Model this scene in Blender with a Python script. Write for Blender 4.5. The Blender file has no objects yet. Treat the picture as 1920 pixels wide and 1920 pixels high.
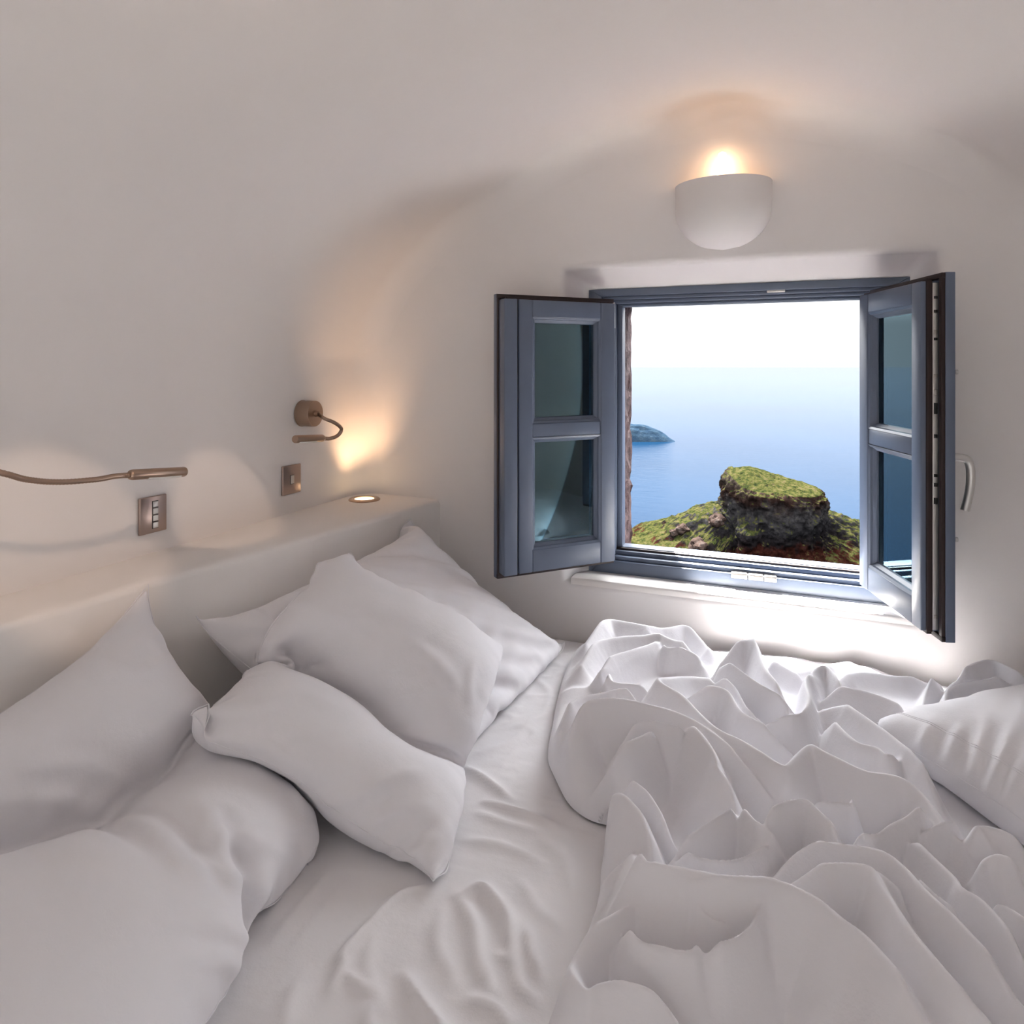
import bpy, bmesh, math, random
import numpy as np
from mathutils import Vector, Matrix, noise

scene = bpy.context.scene
C = scene.collection
PI = math.pi

# ------------------------------------------------------------------ camera
F_PX, CX, HY = 1250.0, 960.0, 686.0          # focal length and horizon of the 1920 px frame
YAW = math.radians(21.05)
EYE = Vector((0.0, 0.0, 1.30))
FWD = Vector((-math.sin(YAW), math.cos(YAW), 0.0))
RGT = Vector((math.cos(YAW), math.sin(YAW), 0.0))
cam_d = bpy.data.cameras.new('camera')
cam_d.sensor_width = 36.0
cam_d.lens = F_PX / 1920.0 * 36.0
cam_d.shift_y = -(960.0 - HY) / 1920.0
cam_d.clip_start = 0.02
cam_d.clip_end = 300000.0
cam = bpy.data.objects.new('camera', cam_d)
C.objects.link(cam)
cam.location = EYE
cam.rotation_euler = (PI / 2, 0.0, YAW)
scene.camera = cam

def ray(px, py):
    return FWD + RGT * ((px - CX) / F_PX) + Vector((0, 0, (HY - py) / F_PX))
def on_plane(px, py, axis, value):
    """world point where the ray of a pixel meets the plane axis = value"""
    r = ray(px, py)
    return EYE + r * ((value - EYE[axis]) / r[axis])
def at_depth(px, py, d):
    return EYE + ray(px, py) * d

# ------------------------------------------------------------------ sky, sun, exposure
scene.view_settings.view_transform = 'Standard'
scene.view_settings.look = 'None'
scene.view_settings.exposure = 2.36
scene.view_settings.gamma = 1.0
scene.view_settings.use_curve_mapping = False
world = bpy.data.worlds.new('sky')
scene.world = world
world.use_nodes = True
wn, wl = world.node_tree.nodes, world.node_tree.links
wn.clear()
w_out = wn.new('ShaderNodeOutputWorld')
w_bg = wn.new('ShaderNodeBackground')
w_tc = wn.new('ShaderNodeTexCoord')
w_sep = wn.new('ShaderNodeSeparateXYZ')
w_rmp = wn.new('ShaderNodeValToRGB')
wl.new(w_tc.outputs['Generated'], w_sep.inputs[0])
wl.new(w_sep.outputs['Z'], w_rmp.inputs[0])
wl.new(w_rmp.outputs[0], w_bg.inputs['Color'])
wl.new(w_bg.outputs[0], w_out.inputs[0])
el = w_rmp.color_ramp.elements                 # hazy bright sky: paler and dimmer at the horizon, brighter overhead
el[0].position = 0.0;  el[0].color = (0.0345, 0.0358, 0.0380, 1)
el[1].position = 1.0;  el[1].color = (0.97, 0.985, 1.0, 1)
e_ = el.new(0.055); e_.color = (0.0362, 0.0366, 0.0378, 1)
e_ = el.new(0.30); e_.color = (0.30, 0.305, 0.315, 1)
w_bg.inputs['Strength'].default_value = 5.6

SUN_AZ, SUN_EL = math.radians(31.0), math.radians(55.5)   # to the left of the window's outward normal
sun_d = bpy.data.lights.new('sun', 'SUN')
sun_d.energy = 24.0
sun_d.angle = math.radians(0.6)
sun_d.color = (1.0, 0.965, 0.91)
sun = bpy.data.objects.new('sun', sun_d)
C.objects.link(sun)
sun_from = Vector((-math.sin(SUN_AZ) * math.cos(SUN_EL), math.cos(SUN_AZ) * math.cos(SUN_EL), math.sin(SUN_EL)))
sun.rotation_euler = sun_from.to_track_quat('Z', 'Y').to_euler()

# added fill lamp in a made-up opening of the right wall, behind the camera
fill_d = bpy.data.lights.new('added_fill_light', 'AREA')
fill_d.shape = 'RECTANGLE'
fill_d.size, fill_d.size_y = 1.2, 1.3
fill_d.energy = 0.9
fill_d.color = (1.0, 0.95, 0.93)
fill_ob = bpy.data.objects.new('added_fill_light', fill_d)
C.objects.link(fill_ob)
fill_ob.location = (0.89, -1.3, 0.68)
fill_ob.rotation_euler = (PI / 2, 0, PI / 2)

scene.cycles.use_denoising = True
scene.cycles.diffuse_bounces = 7
scene.cycles.max_bounces = 12
scene.cycles.caustics_reflective = False
scene.cycles.caustics_refractive = False
scene.cycles.adaptive_threshold = 0.02

# ------------------------------------------------------------------ helpers
def tag(o, label=None, cat=None, group=None, kind=None):
    if label: o['label'] = label
    if cat: o['category'] = cat
    if group: o['group'] = group
    if kind: o['kind'] = kind
    return o

def empty(name, loc=(0, 0, 0), rot=(0, 0, 0)):
    o = bpy.data.objects.new(name, None)
    o.empty_display_size = 0.05
    C.objects.link(o)
    o.location = loc
    o.rotation_euler = rot
    return o

def link_mesh(name, me, mat=None, parent=None, smooth=False):
    o = bpy.data.objects.new(name, me)
    C.objects.link(o)
    if mat: me.materials.append(mat)
    if parent: o.parent = parent
    if smooth:
        me.polygons.foreach_set('use_smooth', [True] * len(me.polygons))
    me.update()
    return o

def pyd(name, verts, faces, mat=None, parent=None, smooth=False):
    me = bpy.data.meshes.new(name)
    me.from_pydata([tuple(v) for v in verts], [], [tuple(int(i) for i in f) for f in faces])
    me.update()
    return link_mesh(name, me, mat, parent, smooth)

def bm_obj(name, bm, mat=None, parent=None, smooth=False):
    bmesh.ops.recalc_face_normals(bm, faces=bm.faces)
    me = bpy.data.meshes.new(name)
    bm.to_mesh(me); bm.free()
    return link_mesh(name, me, mat, parent, smooth)

def auto_smooth(o, deg=40):
    me = o.data
    me.polygons.foreach_set('use_smooth', [True] * len(me.polygons))
    bm = bmesh.new(); bm.from_mesh(me)
    for e in bm.edges:
        if len(e.link_faces) == 2 and e.calc_face_angle(0) > math.radians(deg):
            e.smooth = False
    bm.to_mesh(me); bm.free()
    return o

def grid_faces(nu, nv, wrap_u=False, wrap_v=False, off=0):
    f = []
    for i in range(nu if wrap_u else nu - 1):
        for j in range(nv if wrap_v else nv - 1):
            a, b = i, (i + 1) % nu
            c, d = j, (j + 1) % nv
            f.append((off + a * nv + c, off + b * nv + c, off + b * nv + d, off + a * nv + d))
    return f

def bx(bm, x0, x1, y0, y1, z0, z1, bev=0.0):
    vs = [bm.verts.new((x, y, z)) for x in (x0, x1) for y in (y0, y1) for z in (z0, z1)]
    fs = []
    for q in ((0, 1, 3, 2), (4, 6, 7, 5), (0, 4, 5, 1), (2, 3, 7, 6), (0, 2, 6, 4), (1, 5, 7, 3)):
        fs.append(bm.faces.new([vs[i] for i in q]))
    if bev > 0:
        es = list({e for f in fs for e in f.edges})
        bmesh.ops.bevel(bm, geom=es, offset=bev, segments=2, profile=0.5, affect='EDGES')

def box(name, x0, x1, y0, y1, z0, z1, mat, parent=None, bev=0.0015):
    bm = bmesh.new()
    bx(bm, x0, x1, y0, y1, z0, z1, bev)
    return auto_smooth(bm_obj(name, bm, mat, parent), 50)

def tube(name, pts, rad, mat, parent=None, n=14, caps=True, rads=None):
    """a round bar along a list of points"""
    P = [Vector(p) for p in pts]
    vs = []
    up = Vector((0.13, 0.21, 0.97)).normalized()
    T0 = (P[1] - P[0]).normalized()
    nrm = T0.cross(up).normalized()
    for i, p in enumerate(P):
        t = ((P[min(i + 1, len(P) - 1)] - P[max(i - 1, 0)])).normalized()
        nrm = (nrm - t * nrm.dot(t)).normalized()
        b = t.cross(nrm)
        r = rads[i] if rads else rad
        for k in range(n):
            a = 2 * PI * k / n
            vs.append(p + (nrm * math.cos(a) + b * math.sin(a)) * r)
    fs = grid_faces(len(P), n, False, True)
    if caps:
        fs.append(tuple(range(n)))
        fs.append(tuple((len(P) - 1) * n + k for k in range(n)))
    bm = bmesh.new()
    bv = [bm.verts.new(v) for v in vs]
    for f in fs: bm.faces.new([bv[i] for i in f])
    return auto_smooth(bm_obj(name, bm, mat, parent), 50)

def lathe(name, prof, mat, parent=None, n=40, loc=(0, 0, 0), axis=None):
    """profile of (radius, height) pairs turned round the local z axis"""
    vs = []
    for r, h in prof:
        for k in range(n):
            a = 2 * PI * k / n
            vs.append(Vector((max(r, 1e-5) * math.cos(a), max(r, 1e-5) * math.sin(a), h)))
    if axis is not None:
        q = Vector(axis).normalized().to_track_quat('Z', 'Y')
        vs = [q @ v for v in vs]
    vs = [v + Vector(loc) for v in vs]
    bm = bmesh.new()
    bv = [bm.verts.new(v) for v in vs]
    for f in grid_faces(len(prof), n, False, True): bm.faces.new([bv[i] for i in f])
    bmesh.ops.remove_doubles(bm, verts=bm.verts, dist=2e-5)
    return auto_smooth(bm_obj(name, bm, mat, parent), 42)

def spline(pts, n):
    """Catmull-Rom through points"""
    P = [Vector(p) for p in pts]
    P = [P[0] * 2 - P[1]] + P + [P[-1] * 2 - P[-2]]
    out = []
    segs = len(P) - 3
    for k in range(n):
        t = k / (n - 1) * segs
        i = min(int(t), segs - 1); t -= i
        a, b, c, d = P[i:i + 4]
        out.append(0.5 * ((2 * b) + (c - a) * t + (2 * a - 5 * b + 4 * c - d) * t * t + (3 * b - a - 3 * c + d) * t ** 3))
    return out

# ------------------------------------------------------------------ materials
def mat_new(name):
    m = bpy.data.materials.new(name); m.use_nodes = True
    nt = m.node_tree
    return m, nt.nodes, nt.links, nt.nodes['Principled BSDF']

def set_in(n, **kw):
    for k, v in kw.items():
        n.inputs[k.replace('_', ' ')].default_value = v

def noise_node(N, L, scale, detail=4, rough=0.55, coord='Object', vec=None):
    t = N.new('ShaderNodeTexNoise')
    t.inputs['Scale'].default_value = scale
    t.inputs['Detail'].default_value = detail
    t.inputs['Roughness'].default_value = rough
    if vec is None:
        tc = N.new('ShaderNodeTexCoord'); vec = tc.outputs[coord]
    L.new(vec, t.inputs['Vector'])
    return t

def ramp(N, L, src, stops):
    r = N.new('ShaderNodeValToRGB')
    el = r.color_ramp.elements
    el[0].position, el[0].color = stops[0][0], (*stops[0][1], 1)
    el[1].position, el[1].color = stops[-1][0], (*stops[-1][1], 1)
    for p, c in stops[1:-1]:
        e = el.new(p); e.color = (*c, 1)
    L.new(src, r.inputs[0])
    return r

def bump(N, L, P, src, strength, dist, prev=None):
    b = N.new('ShaderNodeBump')
    b.inputs['Strength'].default_value = strength
    b.inputs['Distance'].default_value = dist
    L.new(src, b.inputs['Height'])
    if prev: L.new(prev.outputs[0], b.inputs['Normal'])
    L.new(b.outputs[0], P.inputs['Normal'])
    return b

def simple(name, col, rough=0.5, metal=0.0, bump_s=0, bump_d=0.001, var=0.0, **kw):
    m, N, L, P = mat_new(name)
    set_in(P, Base_Color=(*col, 1), Roughness=rough, Metallic=metal, **kw)
    if var > 0:
        t = noise_node(N, L, 9.0, 5)
        r = ramp(N, L, t.outputs['Fac'], [(0.3, tuple(c * (1 - var) for c in col)), (0.7, tuple(min(1, c * (1 + var)) for c in col))])
        L.new(r.outputs[0], P.inputs['Base Color'])
    if bump_s > 0:
        t = noise_node(N, L, bump_s, 4)
        bump(N, L, P, t.outputs['Fac'], 0.5, bump_d)
    return m

def plaster(name, col, var=0.012):
    m, N, L, P = mat_new(name)
    set_in(P, Roughness=0.82)
    P.inputs['Specular IOR Level'].default_value = 0.2
    t = noise_node(N, L, 2.2, 5)
    r = ramp(N, L, t.outputs['Fac'], [(0.3, tuple(c - var for c in col)), (0.7, tuple(min(0.97, c + var) for c in col))])
    L.new(r.outputs[0], P.inputs['Base Color'])
    t1 = noise_node(N, L, 7.0, 3)
    b1 = bump(N, L, P, t1.outputs['Fac'], 0.35, 0.006)
    t2 = noise_node(N, L, 90.0, 3)
    bump(N, L, P, t2.outputs['Fac'], 0.25, 0.0007, b1)
    return m

M_WALL = plaster('white_plaster', (0.77, 0.743, 0.731))
M_LEDGE = plaster('ledge_plaster', (0.775, 0.748, 0.728), 0.03)
M_SILL = plaster('sill_plaster', (0.82, 0.79, 0.76), 0.03)
M_FLOOR = simple('pale_cement', (0.55, 0.52, 0.48), 0.6, bump_s=40, var=0.06)
M_BLUE = simple('blue_grey_paint', (0.105, 0.132, 0.19), 0.38, bump_s=60, bump_d=0.0004, var=0.05)
M_GASKET = simple('brown_rubber_gasket', (0.018, 0.007, 0.006), 0.55, bump_s=150, bump_d=0.0003)
M_BOARD = simple('dark_teal_panel', (0.010, 0.032, 0.042), 0.5, var=0.15)
M_STEEL = simple('brushed_steel', (0.50, 0.47, 0.44), 0.35, 1.0, bump_s=200, bump_d=0.0002)
M_BRONZE = simple('brushed_bronze', (0.40, 0.29, 0.22), 0.32, 1.0, bump_s=180, bump_d=0.0002)
M_ALU = simple('pale_aluminium', (0.62, 0.61, 0.59), 0.4, 0.9, bump_s=120, bump_d=0.0002)
M_WHITEPL = simple('white_plastic', (0.78, 0.77, 0.75), 0.35, bump_s=90, bump_d=0.0001)
M_BLACK = simple('black_slot', (0.01, 0.01, 0.01), 0.5, bump_s=90, bump_d=0.0001)

def glass_mat():
    m, N, L, P = mat_new('window_glass')
    out = N['Material Output']
    N.remove(P)
    g = N.new('ShaderNodeBsdfGlossy'); g.inputs['Roughness'].default_value = 0.015
    g.inputs['Color'].default_value = (0.58, 0.84, 0.95, 1)
    t = N.new('ShaderNodeBsdfTransparent'); t.inputs['Color'].default_value = (0.86, 0.93, 0.94, 1)
    fr = N.new('ShaderNodeFresnel'); fr.inputs['IOR'].default_value = 2.0
    n1 = noise_node(N, L, 3.0, 2)
    b = N.new('ShaderNodeBump'); b.inputs['Strength'].default_value = 0.05; b.inputs['Distance'].default_value = 0.002
    L.new(n1.outputs['Fac'], b.inputs['Height']); L.new(b.outputs[0], g.inputs['Normal'])
    mx = N.new('ShaderNodeMixShader')
    L.new(fr.outputs[0], mx.inputs[0]); L.new(t.outputs[0], mx.inputs[1]); L.new(g.outputs[0], mx.inputs[2])
    L.new(mx.outputs[0], out.inputs['Surface'])
    return m
M_GLASS = glass_mat()

def emit(name, col, strength):
    m, N, L, P = mat_new(name)
    set_in(P, Base_Color=(*col, 1), Emission_Color=(*col, 1), Emission_Strength=strength)
    t = noise_node(N, L, 30.0, 2)
    r = ramp(N, L, t.outputs['Fac'], [(0.0, tuple(c * 0.92 for c in col)), (1.0, col)])
    L.new(r.outputs[0], P.inputs['Emission Color'])
    return m
WARM = (1.0, 0.62, 0.33)

def cotton(name, col, weave=0.35):
    m, N, L, P = mat_new(name)
    set_in(P, Base_Color=(*col, 1), Roughness=0.75)
    P.inputs['Specular IOR Level'].default_value = 0.15
    P.inputs['Sheen Weight'].default_value = 0.12
    P.inputs['Sheen Roughness'].default_value = 0.5
    t0 = noise_node(N, L, 4.0, 3)
    r = ramp(N, L, t0.outputs['Fac'], [(0.3, tuple(c * 0.985 for c in col)), (0.7, col)])
    L.new(r.outputs[0], P.inputs['Base Color'])
    t1 = noise_node(N, L, 26.0, 4, 0.6)
    b1 = bump(N, L, P, t1.outputs['Fac'], 0.30, 0.004)
    t2 = noise_node(N, L, 420.0, 2)
    bump(N, L, P, t2.outputs['Fac'], weave, 0.0004, b1)
    return m
M_COTTON = cotton('white_cotton', (0.76, 0.75, 0.778))
M_SHEET = cotton('white_sheet_cotton', (0.75, 0.735, 0.75))

# ================================================================== the room shell
YW = 1.93            # inner face of the window wall
YF = 2.02            # room side of the window frame
YO = 2.40            # outer face of the window wall
YB = -2.60           # wall behind the camera
BED_Z = 0.50
LEAN = 0.045         # the left wall is not quite square to the window wall
def left_x(y): return -1.285 - LEAN * (YW - y)
def on_wall(px, py, off=0.0):
    """pixel -> point on the left wall (off = distance in front of it)"""
    r = ray(px, py)
    t = (-1.285 + off - LEAN * YW) / (r.x - LEAN * r.y)
    return EYE + r * t

arch = [(-1.285, 0.0), (-1.285, 0.62), (-1.285, 1.22), (-1.272, 1.36), (-1.205, 1.515), (-1.081, 1.661), (-0.851, 1.812),
        (-0.505, 1.960), (-0.20, 2.005), (0.06, 1.985), (0.384, 1.867), (0.571, 1.729), (0.735, 1.545),
        (0.845, 1.36), (0.88, 1.22), (0.885, 0.62), (0.885, 0.0)]
prof = [(p.x, p.y) for p in spline([(a, b, 0) for a, b in arch], 241)]
for _ in range(3):                               # plasterer's float: no kink where wall turns into vault
    prof = [prof[i] if i < 3 or i > len(prof) - 4 else tuple(sum(prof[j][a] for j in range(i - 3, i + 4)) / 7 for a in (0, 1)) for i in range(len(prof))]
pn = []
for i, (x, z) in enumerate(prof):
    x0, z0 = prof[max(i - 1, 0)]; x1, z1 = prof[min(i + 1, len(prof) - 1)]
    t = Vector((x1 - x0, z1 - z0)).normalized()
    pn.append((t.y, -t.x))                       # points into the room
FIL = 0.075
rings = [(y, 0.0) for y in np.linspace(YB, YW - FIL, 60)]
for k in range(1, 11):
    a = PI / 2 * k / 10
    rings.append((YW - FIL + FIL * math.sin(a), FIL * (1 - math.cos(a))))
def ring_pts(y, ins):
    out = []
    for (x, z), (nx, nz) in zip(prof, pn):
        w = min(1.0, max(0.0, (-0.2 - x) / 0.9)); w = w * w * (3 - 2 * w)
        out.append((x + nx * ins - LEAN * (YW - y) * w, y, z + nz * ins))
    return out
R = [ring_pts(y, i) for y, i in rings]
i_l = next(i for i, p in enumerate(prof) if p[1] > 0.95)
i_r = len(prof) - 1 - next(i for i, p in enumerate(reversed(prof)) if p[1] > 0.95)
def shell(name, a, b, hole=None):
    vs = [p for r in R for p in r[a:b + 1]]
    n = b - a + 1
    fs = grid_faces(len(R), n)
    if hole:                                     # opening added for the fill lamp: y0, y1, top
        fs = [f for f in fs if not (hole[0] < sum(vs[i][1] for i in f) / 4 < hole[1] and sum(vs[i][2] for i in f) / 4 < hole[2])]
    o = pyd(name, vs, fs, M_WALL, None, True)
    return tag(o, kind='structure')
tag(shell('wall_left', 0, i_l), 'white plaster wall curving up from the ledge behind the pillows', 'wall')
tag(shell('ceiling', i_l, i_r), 'smooth white plastered barrel vault over the bed', 'ceiling')
tag(shell('wall_right', i_r, len(prof) - 1, (-1.92, -0.68, 1.3)), 'white plaster wall at the foot of the bed', 'wall')
tag(pyd('floor', [(-1.6, YB, 0), (0.95, YB, 0), (0.95, YW, 0), (-1.6, YW, 0)], [(0, 1, 2, 3)], M_FLOOR, None),
    'pale cement floor around the bed', 'floor', kind='structure')

# ---- wall behind the camera
vs = [p for p in R[0]] + [(-0.2, YB, 0.9)]
tag(pyd('wall_back', vs, [(k, k + 1, len(R[0])) for k in range(len(R[0]) - 1)], M_WALL), 'white plaster wall behind the viewer', 'wall', kind='structure')

# ---- the window wall: planar face, rounded edge, splayed reveal
R0 = (-0.572, 0.392, 0.655, 1.585)      # reveal opening at the room face  (x0, x1, z0, z1)
R1 = (-0.522, 0.349, 0.652, 1.536)      # reveal at the frame
NS = 30
def rect_ring(r, y, rad=0.0):
    x0, x1, z0, z1 = r
    P = []
    cs = [(x0, z0), (x1, z0), (x1, z1), (x0, z1)]
    for s in range(4):
        (ax, az), (bx_, bz) = cs[s], cs[(s + 1) % 4]
        for k in range(NS):
            t = k / NS
            P.append([ax + (bx_ - ax) * t, y, az + (bz - az) * t])
    return P
def grow(r, b): return (r[0] - b, r[1] + b, r[2] - b, r[3] + b)
BV = 0.022
wrings = []
last = R[-1]
cxw, czw = (R0[0] + R0[1]) / 2, (R0[2] + R0[3]) / 2
A = rect_ring(grow(R0, BV), YW)
poly = [(p[0], p[2]) for p in last]
def hit(px, pz):
    dx, dz = px - cxw, pz - czw
    best = 9e9
    n = len(poly)
    for i in range(n):
        x0, z0 = poly[i]; x1, z1 = poly[(i + 1) % n]
        ex, ez = x1 - x0, z1 - z0
        den = dx * ez - dz * ex
        if abs(den) < 1e-12: continue
        t = ((x0 - cxw) * ez - (z0 - czw) * ex) / den
        s = ((x0 - cxw) * dz - (z0 - czw) * dx) / den
        if t > 0 and -1e-6 <= s <= 1 + 1e-6: best = min(best, t)
    return best
O = []
for p in A:
    t = hit(p[0], p[2])
    t *= 1.02                                  # tucks in behind the rounded corner
    O.append([cxw + (p[0] - cxw) * t, YW, czw + (p[2] - czw) * t])
for f in (1.0, 0.66, 0.33):
    wrings.append([[a[0] + (o[0] - a[0]) * f, YW, a[2] + (o[2] - a[2]) * f] for a, o in zip(A, O)])
wrings.append(A)
for k in range(1, 7):
    a = PI / 2 * k / 6
    wrings.append(rect_ring(grow(R0, BV * (1 - math.sin(a))), YW + BV * (1 - math.cos(a))))
wrings.append(rect_ring(R1, YF + 0.004))
vs = [p for r in wrings for p in r]
wf = pyd('wall_window', vs, grid_faces(len(wrings), 4 * NS, False, True), M_WALL, None, True)
tag(wf, 'white plaster end wall with the splayed window niche', 'wall', kind='structure')
tag(box('window_sill', R1[0] - 0.035, R1[1] + 0.03, YW + 0.003, YF + 0.02, 0.640, 0.664, M_SILL, None, 0.006),
    'white plaster window sill with yellowed edges under the window frame', 'sill', kind='structure')

# ---- outer part of the wall: rough red stone jambs and lintel round the opening
def stone_mat():
    m, N, L, P = mat_new('red_lava_stone')
    t = noise_node(N, L, 38.0, 6, 0.7)
    r = ramp(N, L, t.outputs['Fac'], [(0.28, (0.012, 0.008, 0.009)), (0.5, (0.055, 0.028, 0.028)), (0.72, (0.12, 0.075, 0.07))])
    L.new(r.outputs[0], P.inputs['Base Color'])
    set_in(P, Roughness=0.9)
    bump(N, L, P, t.outputs['Fac'], 0.9, 0.01)
    return m
M_STONE = stone_mat()
def rough_block(name, x0, x1, y0, y1, z0, z1, amp, seed, label):
    bm = bmesh.new()
    bx(bm, x0, x1, y0, y1, z0, z1)
    bmesh.ops.subdivide_edges(bm, edges=[e for e in bm.edges if abs(e.verts[0].co.z - e.verts[1].co.z) > 0.3], cuts=90)
    bmesh.ops.subdivide_edges(bm, edges=[e for e in bm.edges if abs(e.verts[0].co.y - e.verts[1].co.y) > 0.1], cuts=22)
    for v in bm.verts:
        n = noise.noise_vector(v.co * 22 + Vector((seed, 0, 0))) * amp + noise.noise_vector(v.co * 70) * amp * 0.5
        if v.co.y > y0 + 0.02: v.co += n
    o = bm_obj(name, bm, M_STONE, None, False)
    return tag(o, label, 'stone', kind='structure')
XL_OUT = -0.463
rough_block('trim_1', -1.1, XL_OUT, YF + 0.09, YO, -0.3, 2.3, 0.012, 3.0, 'rough red lava stone jamb outside the window')
rough_block('trim_2', 0.36, 1.1, YF + 0.09, YO, -0.3, 2.3, 0.012, 8.0, 'rough red lava stone jamb behind the right casement')
box('trim_3', -1.1, 1.1, YF + 0.095, YO, 1.52, 2.3, M_STONE, None, 0); tag(bpy.data.objects['trim_3'], 'red stone lintel outside above the window', 'stone', kind='structure')
box('trim_4', -1.1, 1.1, YF + 0.095, YO, -0.3, 0.62, M_STONE, None, 0); tag(bpy.data.objects['trim_4'], 'red stone sill course outside below the window', 'stone', kind='structure')

# ---- window frame (fixed part) with stepped members
win = empty('window_1', ((R1[0] + R1[1]) / 2, YF, R1[2]))
tag(win, 'blue-grey wooden window frame opening onto the sea', 'window', kind='structure')
def frame_ring(name, r_out, r_in, y0, y1, mat, bev=0.002):
    """four mitred bars"""
    X0, X1, Z0, Z1 = r_out; x0, x1, z0, z1 = r_in
    oc = [(X0, Z0), (X1, Z0), (X1, Z1), (X0, Z1)]; ic = [(x0, z0), (x1, z0), (x1, z1), (x0, z1)]
    nm = ['bottom_rail', 'jamb', 'top_rail', 'jamb']
    for s in range(4):
        a, b, c, d = oc[s], oc[(s + 1) % 4], ic[(s + 1) % 4], ic[s]
        bm = bmesh.new()
        lo = [bm.verts.new((p[0], y0, p[1])) for p in (a, b, c, d)]
        hi = [bm.verts.new((p[0], y1, p[1])) for p in (a, b, c, d)]
        bm.faces.new(lo); bm.faces.new(hi)
        for k in range(4): bm.faces.new((lo[k], lo[(k + 1) % 4], hi[(k + 1) % 4], hi[k]))
        bmesh.ops.bevel(bm, geom=list(bm.edges), offset=bev, segments=2, profile=0.5, affect='EDGES')
        o = auto_smooth(bm_obj(name + '_' + nm[s], bm, mat), 50)
        o.parent = win; o.matrix_parent_inverse = Matrix.Translation(win.location).inverted()
def ins(r, l, rr, b, t): return (r[0] + l, r[1] - rr, r[2] + b, r[3] - t)
F0 = R1
F1 = ins(F0, 0.040, 0.034, 0.050, 0.022)
F2 = ins(F1, 0.016, 0.014, 0.012, 0.010)
F3 = ins(F2, 0.022, 0.016, 0.012, 0.010)
F4 = ins(F3, 0.016, 0.012, 0.008, 0.008)
frame_ring('outer_frame', F0, F1, YF, YF + 0.09, M_BLUE)
frame_ring('stepped_frame', F1, F2, YF + 0.012, YF + 0.09, M_BLUE)
frame_ring('rebate_frame', F2, F3, YF + 0.032, YF + 0.09, M_BLUE)
frame_ring('stop_frame', F3, F4, YF + 0.055, YF + 0.10, M_BLUE)
def wpart(o):
    o.parent = win; o.matrix_parent_inverse = Matrix.Translation(win.location).inverted(); return o
wpart(box('weather_seal', F3[0], F3[1], YF + 0.045, YF + 0.055, F3[2] - 0.004, F3[2] + 0.006, M_GASKET))
pm = on_plane(1455, 560, 1, YF + 0.01)
wpart(box('strike_plate', pm.x - 0.024, pm.x + 0.024, YF + 0.002, YF + 0.02, F1[3] - 0.006, F1[3] + 0.002, M_ALU))
for (ax, bx0) in ((1370, 1402), (1402, 1432), (1432, 1457)):
    a = on_plane(ax, 1070, 1, YF); b = on_plane(bx0, 1072, 1, YF)
    wpart(box('strike_plate', a.x + 0.001, b.x - 0.001, YF - 0.006, YF + 0.012, F1[2] - 0.012, F1[2] + 0.004, M_STEEL, None, 0.002))
pm = on_plane(1153, 805, 1, YF + 0.012)
wpart(box('latch_plate', F1[0] + 0.004, F1[0] + 0.014, YF + 0.006, YF + 0.014, pm.z - 0.022, pm.z + 0.022, M_ALU, None, 0.001))

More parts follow.
